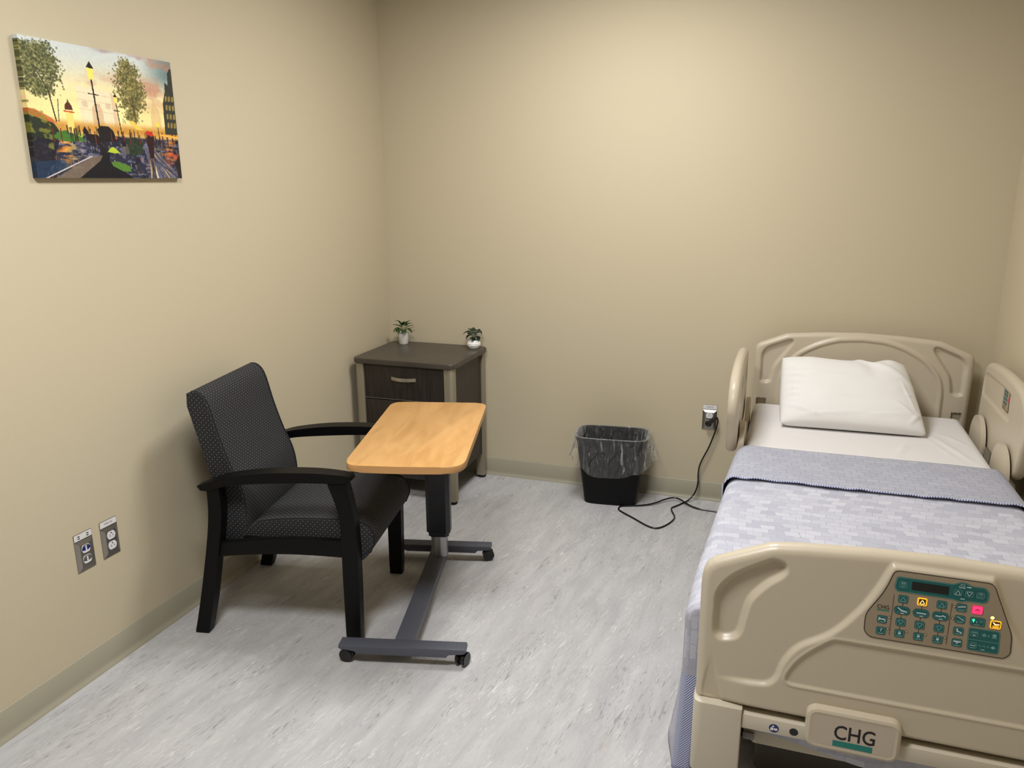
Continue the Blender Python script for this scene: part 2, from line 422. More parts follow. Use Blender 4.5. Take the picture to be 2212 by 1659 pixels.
def fabric_mat():
    m = mat('dotted_upholstery', (48, 48, 50), 0.8, spec=0.2); nt, b = nodes(m); N = nt.nodes.new; L = nt.links.new
    uv = N('ShaderNodeUVMap'); sep = N('ShaderNodeSeparateXYZ'); L(uv.outputs['UV'], sep.inputs['Vector'])
    def M(op, a, b_=None):
        x = N('ShaderNodeMath'); x.operation = op
        for i, v in enumerate((a, b_)):
            if v is None: continue
            if isinstance(v, (int, float)): x.inputs[i].default_value = v
            else: L(v, x.inputs[i])
        return x.outputs[0]
    def lattice(ox, oy, P=0.0185):
        fx = M('SUBTRACT', M('FRACT', M('ADD', M('DIVIDE', sep.outputs['X'], P), ox + 40)), 0.5)
        fy = M('SUBTRACT', M('FRACT', M('ADD', M('DIVIDE', sep.outputs['Y'], P), oy + 40)), 0.5)
        return M('SQRT', M('ADD', M('MULTIPLY', fx, fx), M('MULTIPLY', fy, fy)))
    d = M('MINIMUM', lattice(0, 0), lattice(0.5, 0.5))
    dot = M('LESS_THAN', d, 0.10)
    ring = M('MULTIPLY', M('GREATER_THAN', d, 0.22), M('LESS_THAN', d, 0.31))
    n = N('ShaderNodeTexNoise'); n.inputs['Scale'].default_value = 700; n.inputs['Detail'].default_value = 1
    tc = N('ShaderNodeTexCoord'); L(tc.outputs['Object'], n.inputs['Vector'])
    g = N('ShaderNodeMixRGB'); L(n.outputs['Fac'], g.inputs['Fac']); g.inputs['Color1'].default_value = (*lin((34, 34, 36)), 1); g.inputs['Color2'].default_value = (*lin((60, 60, 62)), 1)
    m1 = N('ShaderNodeMixRGB'); L(M('MULTIPLY', ring, 0.55), m1.inputs['Fac']); L(g.outputs['Color'], m1.inputs['Color1']); m1.inputs['Color2'].default_value = (*lin((24, 24, 25)), 1)
    m2 = N('ShaderNodeMixRGB'); L(M('MULTIPLY', dot, 0.9), m2.inputs['Fac']); L(m1.outputs['Color'], m2.inputs['Color1']); m2.inputs['Color2'].default_value = (*lin((122, 120, 118)), 1)
    L(m2.outputs['Color'], b.inputs['Base Color'])
    bp = N('ShaderNodeBump'); bp.inputs['Strength'].default_value = 0.25; bp.inputs['Distance'].default_value = 0.001
    L(n.outputs['Fac'], bp.inputs['Height']); L(bp.outputs['Normal'], b.inputs['Normal'])
fabric_mat()

def blanket_mats():
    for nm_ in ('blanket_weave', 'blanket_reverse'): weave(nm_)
    twill()
def weave(nm_):
    m = mat(nm_, (160, 162, 182), 0.9, spec=0.1); nt, b = nodes(m); N = nt.nodes.new; L = nt.links.new
    uv = N('ShaderNodeUVMap')
    br = N('ShaderNodeTexBrick'); br.offset = 0.5; br.inputs['Scale'].default_value = 1.0
    br.inputs['Brick Width'].default_value = 0.044; br.inputs['Row Height'].default_value = 0.030; br.inputs['Mortar Size'].default_value = 0.0011
    br.inputs['Mortar Smooth'].default_value = 0.3; br.inputs['Bias'].default_value = -0.05
    br.inputs['Color1'].default_value = (*lin((210, 210, 217)), 1); br.inputs['Color2'].default_value = (*lin((184, 185, 196)), 1); br.inputs['Mortar'].default_value = (*lin((180, 182, 196)), 1)
    nd = N('ShaderNodeTexNoise'); nd.inputs['Scale'].default_value = 34; nd.inputs['Detail'].default_value = 2
    dv = N('ShaderNodeVectorMath'); dv.operation = 'SCALE'; dv.inputs['Scale'].default_value = 0.020
    ad = N('ShaderNodeVectorMath'); ad.operation = 'ADD'
    L(uv.outputs['UV'], nd.inputs['Vector']); L(nd.outputs['Color'], dv.inputs[0]); L(uv.outputs['UV'], ad.inputs[0]); L(dv.outputs['Vector'], ad.inputs[1]); L(ad.outputs['Vector'], br.inputs['Vector'])
    mp = N('ShaderNodeMapping'); mp.inputs['Scale'].default_value = (420, 900, 1); L(uv.outputs['UV'], mp.inputs['Vector'])
    n = N('ShaderNodeTexNoise'); n.inputs['Scale'].default_value = 1.0; n.inputs['Detail'].default_value = 2; L(mp.outputs['Vector'], n.inputs['Vector'])
    r = N('ShaderNodeValToRGB'); r.color_ramp.elements[0].position = 0.36; r.color_ramp.elements[1].position = 0.62
    r.color_ramp.elements[0].color = (*lin((197, 198, 208)), 1)
    L(n.outputs['Fac'], r.inputs['Fac'])
    mx = N('ShaderNodeMixRGB'); mx.blend_type = 'MULTIPLY'; mx.inputs['Fac'].default_value = 0.75
    L(br.outputs['Color'], mx.inputs['Color1']); L(r.outputs['Color'], mx.inputs['Color2']); L(mx.outputs['Color'], b.inputs['Base Color'])
    ml = N('ShaderNodeMath'); ml.operation = 'ADD'; L(br.outputs['Fac'], ml.inputs[0]); ml.inputs[1].default_value = 0.0
    inv = N('ShaderNodeMath'); inv.operation = 'SUBTRACT'; inv.inputs[0].default_value = 1.0; L(ml.outputs[0], inv.inputs[1])
    sep = N('ShaderNodeSeparateXYZ'); L(br.outputs['Color'], sep.inputs['Vector'])
    s2 = N('ShaderNodeMath'); s2.operation = 'MULTIPLY_ADD'; L(sep.outputs['X'], s2.inputs[0]); s2.inputs[1].default_value = 1.2; L(inv.outputs[0], s2.inputs[2])
    s3 = N('ShaderNodeMath'); s3.operation = 'MULTIPLY_ADD'; L(n.outputs['Fac'], s3.inputs[0]); s3.inputs[1].default_value = 0.5; L(s2.outputs[0], s3.inputs[2])
    bp = N('ShaderNodeBump'); bp.inputs['Strength'].default_value = 0.35; bp.inputs['Distance'].default_value = 0.0025
    L(s3.outputs[0], bp.inputs['Height']); L(bp.outputs['Normal'], b.inputs['Normal'])
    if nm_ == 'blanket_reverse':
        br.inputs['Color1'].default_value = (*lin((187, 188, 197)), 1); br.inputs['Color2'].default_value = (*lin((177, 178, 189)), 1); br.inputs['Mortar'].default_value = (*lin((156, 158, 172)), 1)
def twill():
    # diagonal twill stripes
    m = mat('blanket_twill', (150, 156, 190), 0.9, spec=0.1); nt, b = nodes(m); N = nt.nodes.new; L = nt.links.new
    uv = N('ShaderNodeUVMap'); mp = N('ShaderNodeMapping'); mp.inputs['Rotation'].default_value = (0, 0, math.radians(35)); L(uv.outputs['UV'], mp.inputs['Vector'])
    w = N('ShaderNodeTexWave'); w.inputs['Scale'].default_value = 48; w.inputs['Distortion'].default_value = 1.2; w.inputs['Detail'].default_value = 1; w.inputs['Detail Scale'].default_value = 0.3
    L(mp.outputs['Vector'], w.inputs['Vector'])
    r = N('ShaderNodeValToRGB'); r.color_ramp.elements[0].position = 0.35; r.color_ramp.elements[1].position = 0.65
    r.color_ramp.elements[0].color = (*lin((98, 106, 150)), 1); r.color_ramp.elements[1].color = (*lin((206, 210, 228)), 1)
    L(w.outputs['Fac'], r.inputs['Fac']); L(r.outputs['Color'], b.inputs['Base Color'])
blanket_mats()

def liner_mat():
    m = bpy.data.materials.new('clear_film'); m.use_nodes = True; nt = m.node_tree; N = nt.nodes.new; L = nt.links.new
    for n in list(nt.nodes): nt.nodes.remove(n)
    out = N('ShaderNodeOutputMaterial'); tr = N('ShaderNodeBsdfTransparent'); pr = N('ShaderNodeBsdfPrincipled')
    tr.inputs['Color'].default_value = (0.93, 0.93, 0.92, 1)
    pr.inputs['Base Color'].default_value = (0.80, 0.80, 0.78, 1); pr.inputs['Roughness'].default_value = 0.14
    tc = N('ShaderNodeTexCoord'); mp = N('ShaderNodeMapping'); mp.inputs['Scale'].default_value = (30, 30, 9)
    n = N('ShaderNodeTexNoise'); n.inputs['Scale'].default_value = 1; n.inputs['Detail'].default_value = 3; n.inputs['Distortion'].default_value = 1.5
    L(tc.outputs['Object'], mp.inputs['Vector']); L(mp.outputs['Vector'], n.inputs['Vector'])
    bp = N('ShaderNodeBump'); bp.inputs['Strength'].default_value = 1.0; bp.inputs['Distance'].default_value = 0.03; L(n.outputs['Fac'], bp.inputs['Height']); L(bp.outputs['Normal'], pr.inputs['Normal'])
    lw = N('ShaderNodeLayerWeight'); lw.inputs['Blend'].default_value = 0.35
    r = N('ShaderNodeMapRange'); r.inputs['To Min'].default_value = 0.055; r.inputs['To Max'].default_value = 0.62; L(lw.outputs['Facing'], r.inputs['Value'])
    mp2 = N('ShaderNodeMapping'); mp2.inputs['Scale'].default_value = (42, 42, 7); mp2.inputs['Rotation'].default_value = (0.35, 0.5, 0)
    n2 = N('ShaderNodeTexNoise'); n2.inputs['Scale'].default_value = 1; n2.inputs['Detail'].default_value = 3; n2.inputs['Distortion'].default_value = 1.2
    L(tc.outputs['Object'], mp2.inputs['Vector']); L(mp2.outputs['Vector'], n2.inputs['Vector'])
    r2_ = N('ShaderNodeMapRange'); r2_.inputs['From Min'].default_value = 0.58; r2_.inputs['From Max'].default_value = 0.72; r2_.inputs['To Max'].default_value = 0.32; L(n2.outputs['Fac'], r2_.inputs['Value'])  # milky fold streaks, whitening the film in place of shiny highlights
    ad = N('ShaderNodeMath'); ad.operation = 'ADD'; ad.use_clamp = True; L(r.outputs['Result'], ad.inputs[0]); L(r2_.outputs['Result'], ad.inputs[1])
    mx = N('ShaderNodeMixShader'); L(ad.outputs[0], mx.inputs['Fac']); L(tr.outputs[0], mx.inputs[1]); L(pr.outputs[0], mx.inputs[2]); L(mx.outputs[0], out.inputs['Surface'])
    MATS['clear_film'] = m
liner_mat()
M = MATS

# ------------------------------------------------------------------ the room
RW, RF = 3.0894, -5.3          # right wall x, front wall y
T = 0.1
def struct(o): o['kind'] = 'structure'; return o
struct(box('floor', (-T, RF - T, -0.1), (RW + T, T, 0.0), M['floor_vinyl']))
struct(box('ceiling', (-T, RF - T, CEIL), (RW + T, T, CEIL + 0.1), M['ceiling_tile']))
struct(box('wall_left', (-T, RF - T, 0), (0, T, CEIL), M['wall_paint']))
struct(box('wall_right', (RW, RF - T, 0), (RW + T, T, CEIL), M['wall_paint']))
struct(box('wall_back', (0, 0, 0), (RW, T, CEIL), M['wall_paint']))
struct(box('wall_front', (0, RF - T, 0), (RW, RF, CEIL), M['wall_paint_low_bounce']))
def cove(name, n_out, along0, along1, fixed):
    """vinyl cove base: a 4 inch face that flares into a small toe lip on the floor"""
    prof = [(0, 0), (0.0145, 0), (0.0145, 0.002), (0.0105, 0.0075), (0.0068, 0.0135), (0.005, 0.018), (0.0042, 0.026), (0.0042, 0.0985), (0.0015, 0.1016), (0, 0.1016)]
    v = []; f = []; n = len(prof)
    for a in (along0, along1):
        for d, z in prof:
            v.append((fixed + n_out * d, a, z) if name != 'baseboard_back' and name != 'baseboard_front' else (a, fixed + n_out * d, z))
    for i in range(n): f.append((i, (i + 1) % n, n + (i + 1) % n, n + i))
    f += [tuple(range(n)), tuple(range(2 * n - 1, n - 1, -1))]
    bm = bmesh.new(); bv = [bm.verts.new(q) for q in v]
    for q in f: bm.faces.new([bv[k] for k in q])
    return struct(bm_obj(name, bm, M['cove_base'], None, 50))
cove('baseboard_left', 1, RF, -0.002, 0.0)
cove('baseboard_right', -1, RF, -0.002, RW)
cove('baseboard_back', -1, 0.0, RW, 0.0)

for k, ((lx, ly), pw) in enumerate(LIGHTS):
    t = thing('ceiling_light', ('recessed white square ceiling light panel nearer the headboard wall',
                               'recessed white square ceiling light panel farther from the headboard wall')[k], 'light', (lx, ly, CEIL), 0, 'ceiling light panels')
    bm = bmesh.new()
    for lo, hi in (((-.31, -.31, -.010), (-.28, .31, -.001)), ((.28, -.31, -.010), (.31, .31, -.001)), ((-.28, -.31, -.010), (.28, -.28, -.001)), ((-.28, .28, -.010), (.28, .31, -.001))):
        bm_box(bm, lo, hi)
    bm_obj('frame', bm, M['lamp_frame'], t)
    box('diffuser', (-.28, -.28, -.006), (.28, .28, -.001), M['lamp_diffuser'], t)

# ------------------------------------------------------------------ canvas print on the left wall
def paint(nu, nv):
    u, v = np.meshgrid((np.arange(nu) + .5) / nu, (np.arange(nv) + .5) / nv)
    img = np.zeros((nv, nu, 3)); rs = np.random.RandomState(7)
    def C(*c): return np.array(c, float)
    def blend(mask, col): 
        nonlocal img
        mk = np.clip(mask, 0, 1)[..., None]; img = img * (1 - mk) + np.asarray(col, float) * mk
    def soft(x): return sm(x)
    def seg(x0, y0, x1, y1, w, asp=1.5):
        ex, ey = (x1 - x0) * asp, (y1 - y0); L = ex * ex + ey * ey + 1e-9
        t = np.clip(((u - x0) * asp * ex + (v - y0) * ey) / L, 0, 1)
        return np.hypot((u - x0) * asp - t * ex, v - y0 - t * ey) < w
    def pol(pts): return sdf(u, v, pts) < 0
    # sky
    g = v / 0.62
    img[:] = C(206, 212, 208)
    blend(soft(g * 1.25), C(246, 222, 150))
    blend(np.exp(-((u - .42) ** 2 / .07 + (v - .5) ** 2 / .03)), C(255, 238, 168))
    n = fbm(u * 5, v * 9, 3)
    blend(soft((n - .45) * 4) * soft((v - .1) * 6) * soft((.5 - v) * 5) * .75, C(206, 158, 128))
    blend(soft((fbm(u * 4 + 9, v * 10, 5) - .47) * 5) * soft((u - .35) * 4) * soft((.36 - v) * 6) * .8, C(150, 122, 124))
    blend(soft((u - .72) * 4) * soft((.32 - v) * 5) * .85, C(96, 122, 124))
    blend(soft((fbm(u * 6, v * 8, 11) - .5) * 5) * soft((u - .65) * 5) * soft((.5 - v) * 4) * .6, C(190, 130, 104))
    # pale gateway
    blend(pol([(.30, .30), (.52, .32), (.54, .34), (.54, .60), (.31, .60)]) * .85, C(238, 220, 186))
    blend(pol([(.52, .32), (.56, .36), (.565, .60), (.53, .60)]) * .5, C(206, 164, 132))
    blend(pol([(.385, .46), (.41, .42), (.44, .42), (.455, .47), (.46, .60), (.385, .60)]) * .55, C(196, 156, 116))
    for yy in (.345, .40, .47): blend(seg(.302, yy, .525, yy + .017, .0022) * .4, C(188, 150, 110))
    for xx in (.325, .48): blend(pol([(xx, .41), (xx + .035, .412), (xx + .035, .455), (xx, .453)]) * .4, C(186, 158, 124))
    # far chapel
    blend(pol([(.80, .58), (.80, .44), (.825, .36), (.83, .18), (.836, .36), (.87, .43), (.88, .58)]) * .6, C(214, 178, 128))
    # skyline blur of crowds and glow
    blend(soft((v - .54) * 14) * soft((.70 - v) * 14), C(202, 146, 62))
    # right houses
    blend(pol([(.905, .36), (.93, .26), (.935, .18), (.96, .20), (.965, .1), (.985, .06), (1, .06), (1, .62), (.90, .62)]), C(52, 54, 46))
    for i in range(3):
        for j in range(4): blend(pol([(.925 + i * .026, .30 + j * .075), (.94 + i * .026, .29 + j * .075), (.94 + i * .026, .335 + j * .075), (.925 + i * .026, .34 + j * .075)]) * .8, C(168, 142, 66))
    # trees: leaf specks and limbs
    for (cx_, cyv, rx, ry, nn, cols, wide) in ((.085, .20, .13, .22, 3600, [(74, 78, 44), (104, 106, 62), (58, 60, 34), (150, 146, 88)], 1), (.665, .30, .105, .25, 3000, [(96, 92, 48), (130, 118, 62), (70, 70, 38), (166, 150, 86)], 1)):
        for k in range(nn):
            if k % 80 == 0:
                a = rs.rand() * 6.283; r_ = math.sqrt(rs.rand()); gx, gy = cx_ + rx * .82 * r_ * math.cos(a), cyv + ry * .86 * r_ * math.sin(a); gs = .018 + .016 * rs.rand()
            x0, y0 = gx + rs.randn() * gs, gy + rs.randn() * gs * .9
            s0 = .0014 + .0034 * rs.rand(); i0, i1 = int((x0 - s0) * nu), int((x0 + s0) * nu) + 1; j0, j1 = int((y0 - s0 * 1.4) * nv), int((y0 + s0 * 1.4) * nv) + 1
            i0, j0 = max(i0, 0), max(j0, 0)
            if i1 > i0 and j1 > j0: img[j0:j1, i0:i1] = img[j0:j1, i0:i1] * .3 + C(*cols[rs.randint(4)]) * .7
    for a in ((.155, .58, .13, .36, .006), (.13, .36, .07, .2, .004), (.13, .38, .19, .22, .003), (.17, .58, .18, .42, .004), (.685, .60, .672, .34, .005), (.672, .42, .63, .3, .003), (.676, .44, .72, .3, .003)):
        blend(seg(*a), C(64, 54, 36))
    # ground
    road = soft((v - .655) * 40)
    blend(road, C(38, 40, 58))
    blend(road * soft((fbm(u * 30, v * 60, 21) - .55) * 7) * .7, C(120, 124, 150))
    blend(road * soft((fbm(u * 26 + 4, v * 14, 25) - .55) * 7), C(26, 24, 40))
    for (x0, w0, c0, a0) in ((.20, .035, (236, 166, 64), .9), (.17, .02, (230, 120, 40), .5), (.24, .02, (214, 190, 120), .6), (.93, .05, (228, 140, 52), .8), (.30, .02, (190, 180, 190), .5), (.83, .03, (200, 170, 110), .4)):
        blend(road * np.exp(-((u - x0 - .02 * (fbm(v * 30, u * 0, 31) - .5) * 4) / w0) ** 2) * soft((fbm(u * 16, v * 48, 33) - .42) * 6) * a0 * soft((.98 - v) * 5), C(*c0))
    for k in range(420):                                  # wet glints on the paving
        x0 = rs.rand(); y0 = .68 + .3 * rs.rand(); L_ = .008 + .03 * rs.rand()
        blend(seg(x0, y0, x0 + .002 * rs.randn(), y0 + L_, .0012 + .0016 * rs.rand()) * (.25 + .5 * rs.rand()), C(*[(214, 206, 214), (150, 154, 186), (22, 20, 34), (236, 178, 90), (206, 120, 60)][rs.randint(5)]))
    # hedges and lawn on the left
    blend(pol([(0, .50), (.05, .52), (.14, .60), (.17, .66), (.16, .70), (0, .73)]) * .95, C(28, 38, 24))
    blend(pol([(0, .50), (.04, .505), (.13, .56), (.16, .60), (.10, .585), (0, .545)]) * .9, C(196, 104, 48))
    blend(pol([(.15, .66), (.20, .64), (.30, .69), (.32, .72), (.18, .725), (.12, .70)]), C(66, 112, 40))
    blend(pol([(.25, .665), (.28, .64), (.31, .67), (.30, .69)]), C(150, 178, 52))
    blend(pol([(0, .70), (.16, .72), (.13, .80), (.1, .9), (.04, 1), (0, 1)]) * .8, C(22, 20, 30))
    blend(soft((fbm(u * 26, v * 26, 41) - .55) * 8) * (v > .5) * (v < .8) * (u < .12) * .7, C(138, 138, 50))
    blend(pol([(.0, .88), (.17, .86), (.20, .93), (.04, 1), (0, 1)]) * .55, C(28, 62, 96))
    # pavement diagonals
    blend(pol([(.10, 1.0), (.34, .835), (.44, .815), (.40, .87), (.26, 1.0)]) * .85, C(122, 104, 86))
    blend(seg(.05, 1.0, .345, .83, .004), C(204, 196, 190))
    blend(pol([(.25, 1.0), (.40, .86), (.425, .80), (.47, .80), (.46, .86), (.62, 1.0)]), C(16, 14, 20))
    blend(pol([(.47, .87), (.52, .865), (.60, .90), (.605, .945), (.55, .945), (.48, .90)]), C(82, 124, 44))
    blend(pol([(.455, .79), (.48, .755), (.50, .75), (.54, .795), (.50, .80)]), C(178, 196, 48))
    blend(pol([(.60, .68), (.66, .66), (.72, .70), (.70, .80), (.62, .82), (.58, .76)]) * .8, C(34, 52, 28))
    # right promenade streaks
    blend(pol([(.72, .74), (.775, .72), (1, 1), (.76, 1)]) * .6, C(122, 120, 132))
    for k in range(26):
        x1 = .74 + .26 * rs.rand(); blend(seg(.75 + .035 * rs.rand(), .74 + .08 * rs.rand(), x1, 1.0, .003 + .004 * rs.rand()) * .7, C(*[(226, 214, 190), (74, 82, 110), (214, 178, 104), (50, 48, 70)][rs.randint(4)]))
    blend(soft((fbm(u * 30, v * 30, 51) - .5) * 8) * np.exp(-((u - .94) ** 2 / .003 + (v - .82) ** 2 / .004)), C(204, 84, 42))
    blend(pol([(.955, .86), (1, .78), (1, 1), (.97, 1)]) * .8, C(24, 20, 22))
    # domed kiosk
    blend(pol([(.215, .50), (.262, .50), (.258, .66), (.222, .66)]), C(250, 214, 116))
    blend(pol([(.214, .49), (.216, .455), (.232, .43), (.238, .405), (.244, .43), (.258, .455), (.264, .49)]), C(88, 40, 26))
    blend(seg(.208, .50, .268, .505, .006), C(196, 92, 46))
    # carriage with horse
    blk = C(24, 18, 20)
    blend(pol([(.40, .62), (.43, .59), (.48, .59), (.51, .62), (.525, .68), (.52, .71), (.42, .71)]), blk)
    blend(pol([(.315, .655), (.33, .64), (.35, .66), (.40, .66), (.42, .70), (.41, .725), (.345, .725), (.335, .70)]), blk)
    blend(pol([(.308, .635), (.322, .60), (.345, .645), (.34, .68), (.325, .66), (.31, .665)]), blk)
    for x0 in (.355, .37, .405, .412): blend(seg(x0, .71, x0 + .004, .80, .004), blk)
    for x0 in (.455, .51): blend(np.abs(np.hypot((u - x0) * 1.5, v - .72) - .022) < .004, blk)
    # people, posts
    for k in range(60):
        x0 = .12 + .86 * rs.rand()
        if .3 < x0 < .53 and rs.rand() < .8: continue
        y0 = .60 + .05 * rs.rand(); blend(seg(x0, y0, x0 + .002, y0 + .05 + .05 * rs.rand(), .0035 + .003 * rs.rand()), C(*[(36, 26, 26), (60, 34, 26), (96, 40, 26)][rs.randint(3)]))
    blend(pol([(.625, .535), (.66, .53), (.70, .57), (.735, .60), (.68, .60), (.65, .57)]), C(232, 200, 92))
    blend(pol([(.745, .66), (.77, .635), (.80, .66), (.80, .70), (.79, .83), (.76, .83), (.75, .72)]), C(44, 18, 22))
    blend(pol([(.735, .62), (.76, .60), (.79, .61), (.81, .645), (.77, .64)]), C(196, 50, 34))
    blend(pol([(.755, .83), (.80, .83), (.79, .95), (.765, .93)]) * .5, C(40, 20, 30))
    blend(np.hypot((u - .845) * 1.5, v - .545) < .022, C(240, 214, 84)); blend(seg(.845, .57, .85, .72, .004), blk)
    blend(soft((fbm(u * 40, v * 40, 61) - .5) * 6) * (np.hypot((u - .52) * 1.5, v - .70) < .03), C(186, 80, 60))
    blend(pol([(.545, .72), (.60, .72), (.61, .80), (.56, .81)]) * .8, C(96, 88, 84))
    blend(seg(.86, .63, 1, .645, .008), C(240, 178, 80))
    # street lamps
    for (xb, yb, xt, yt, s0) in ((.43, .82, .405, .24, 1.0), (.575, .74, .552, .40, .55)):
        blend(seg(xb, yb, xt, yt, .0065 * s0 + .001), blk); blend(pol([(xb - .03 * s0, yb), (xb - .008, yb - .07 * s0), (xb + .008, yb - .07 * s0), (xb + .03 * s0, yb)]), blk)
        blend(seg(xt - .03 * s0, yt + .11 * s0, xt + .035 * s0, yt + .115 * s0, .004), blk)
        blend(pol([(xt - .022 * s0, yt - .085 * s0), (xt + .022 * s0, yt - .08 * s0), (xt + .016 * s0, yt), (xt - .016 * s0, yt)]), C(250, 226, 104))
        blend(pol([(xt - .026 * s0, yt - .085 * s0), (xt, yt - .135 * s0), (xt + .026 * s0, yt - .08 * s0)]), blk)
    img += (fbm(u * 90, v * 60, 71, 2)[..., None] - .5) * 12
    return np.clip(img, 0, 255)

def canvas():
    y0, y1, z0, z1, th = -2.2208, -1.6115, 1.6782, 2.0798, 0.02
    nu, nv = 420, 290
    img = paint(nu, nv)
    t = thing('canvas_print', 'unframed canvas print of a rainy evening boulevard, hanging on the left wall', 'picture', (0, (y0 + y1) / 2, z0))
    me_v = []; me_f = []; cols = []
    def c4(px): return (*lin(px), 1.0)
    ly = lambda u: (y0 + (y1 - y0) * u) - (y0 + y1) / 2; lz = lambda v: (z1 - (z1 - z0) * v) - z0
    for j in range(nv):
        for i in range(nu):
            me_v.append((th, ly(i / (nu - 1)), lz(j / (nv - 1)))); cols.append(c4(img[j, i]))
    for j in range(nv - 1):
        for i in range(nu - 1): a = j * nu + i; me_f.append((a, a + nu, a + nu + 1, a + 1))
    rim = [i for i in range(nu)] + [j * nu + nu - 1 for j in range(1, nv)] + [(nv - 1) * nu + i for i in range(nu - 2, -1, -1)] + [j * nu for j in range(nv - 2, 0, -1)]
    base = len(me_v)
    for k in rim: x, y, z = me_v[k]; me_v.append((0.0005, y, z)); cols.append(cols[k])
    n = len(rim)
    for k in range(n): me_f.append((rim[k], rim[(k + 1) % n], base + (k + 1) % n, base + k))
    m = mat('printed_canvas', (128, 128, 128), 0.55, spec=0.3); nt, b = nodes(m)
    at = nt.nodes.new('ShaderNodeAttribute'); at.attribute_name = 'print'; nt.links.new(at.outputs['Color'], b.inputs['Base Color'])
    o = mesh_obj('printed_face', me_v, me_f, m, t)
    ca = o.data.color_attributes.new('print', 'FLOAT_COLOR', 'POINT'); ca.data.foreach_set('color', np.array(cols).ravel())
    box('stretcher_frame', (0.0008, ly(0) + .004, .004), (th - .004, ly(1) - .004, z1 - z0 - .004), M['black_wood'], t)
canvas()

# ------------------------------------------------------------------ wall plates
def plate(name, label, origin, kind, group=None):
    """origin: bottom centre of the plate on the wall; built in (a across, z up, h out) and mapped to its wall"""
    t = thing(name, label, 'outlet', origin, 0, group)
    left = origin[1] < -0.5
    f3 = (lambda a, z, h: (h, a, z)) if left else (lambda a, z, h: (a, -h, z))
    w, hgt, d = 0.0725, 0.135, 0.0085
    zt = 0.108
    bm = bmesh.new()
    o = [(-w / 2, 0), (w / 2, 0), (w / 2, zt), (-w / 2, zt)]; i = [(-w / 2 + .014, .015), (w / 2 - .014, .015), (w / 2 - .014, zt - .013), (-w / 2 + .014, zt - .013)]
    b0 = [bm.verts.new(f3(a, z, 0.0002)) for a, z in o]; b1 = [bm.verts.new(f3(a, z, .0025)) for a, z in o]; tp = [bm.verts.new(f3(a, z, d)) for a, z in i]
    for q, r in ((b0, b1), (b1, tp)):
        for k in range(4): bm.faces.new((q[k], q[(k + 1) % 4], r[(k + 1) % 4], r[k]))
    bm.faces.new(tp); bm.faces.new(b0[::-1])
    tb = [bm.verts.new(f3(a, z, .0002)) for a, z in [(-w / 2, zt), (w / 2, zt), (w / 2, hgt), (-w / 2, hgt)]]; tt = [bm.verts.new(f3(a, z, .0025)) for a, z in [(-w / 2, zt), (w / 2, zt), (w / 2, hgt), (-w / 2, hgt)]]
    for k in range(4): bm.faces.new((tb[k], tb[(k + 1) % 4], tt[(k + 1) % 4], tt[k]))
    bm.faces.new(tt); bm.faces.new(tb[::-1])
    bm_obj('cover_plate', bm, M['steel_plate'], t)
    dc = Decal(lambda a, z, h: f3(a, z, .0027 + h))
    dc.poly([(-w / 2 + .001, .112), (w / 2 - .001, .112), (w / 2 - .001, .134), (-w / 2 + .001, .134)], 0, 0)
    if kind == 'power': dc.text('PANEL 1A-8', 0, .1205, .0085, 1, 1, 0.72)
    else:
        for a in (-.017, .019):
            for z in (.1185, .1255): dc.rect(a, z, .009, .0035, 1, 1)
    dc.build('label_strip', [M['label_white'], M['ink']], t)
    for zc in (0.0405, 0.0785):
        if kind == 'power':
            dc = Decal(lambda a, z, h: f3(a, z, d - .0008 + h), 0.0003)
            pts = [(.0172 * math.cos(q), zc + np.clip(.0172 * math.sin(q), -.0140, .0140)) for q in np.linspace(0, 2 * math.pi, 33)[:-1]]
            dc.slab(pts, 0, .0028)
            L0 = 10
            dc.rect(-.0062, zc - .001, .0022, .0085, 1, L0); dc.rect(.0062, zc - .001, .0022, .007, 1, L0); dc.rect(0, zc + .0085, .0055, .0042, 1, L0)
            dc.build('receptacle', [M['white_plastic'], M['ink']], t)
        else:
            dc = Decal(lambda a, z, h: f3(a, z, d - .0008 + h), 0.0003)
            pts = [(.0172 * math.cos(q), zc + np.clip(.0172 * math.sin(q), -.0140, .0140)) for q in np.linspace(0, 2 * math.pi, 33)[:-1]]
            dc.slab(pts, 0, .0026)
            L0 = 9
            for s in (-1, 1): dc.poly([(s * .0028, zc - .0075), (s * .0168, zc - .0035), (s * .0168, zc + .0035), (s * .0125, zc + .010), (s * .0028, zc + .010)], 1, L0)
            dc.rect(0, zc + .012, .02, .0032, 2, L0)
            dc.build('jack', [M['white_plastic'], M['navy_jack'] if zc > .06 else M['grey_jack'], M['grey_jack']], t)
    return t
plate('data_outlet', 'metal wall plate with blue and grey jacks, left of the sockets below the picture', (0, -2.2405, .394), 'data')
plate('power_outlet', 'metal wall plate with two empty white sockets on the left wall', (0, -2.1335, .395), 'power')
plate('power_outlet', 'metal outlet plate on the back wall beside the bed, holding a black plug', (1.8435, 0, .393), 'power')

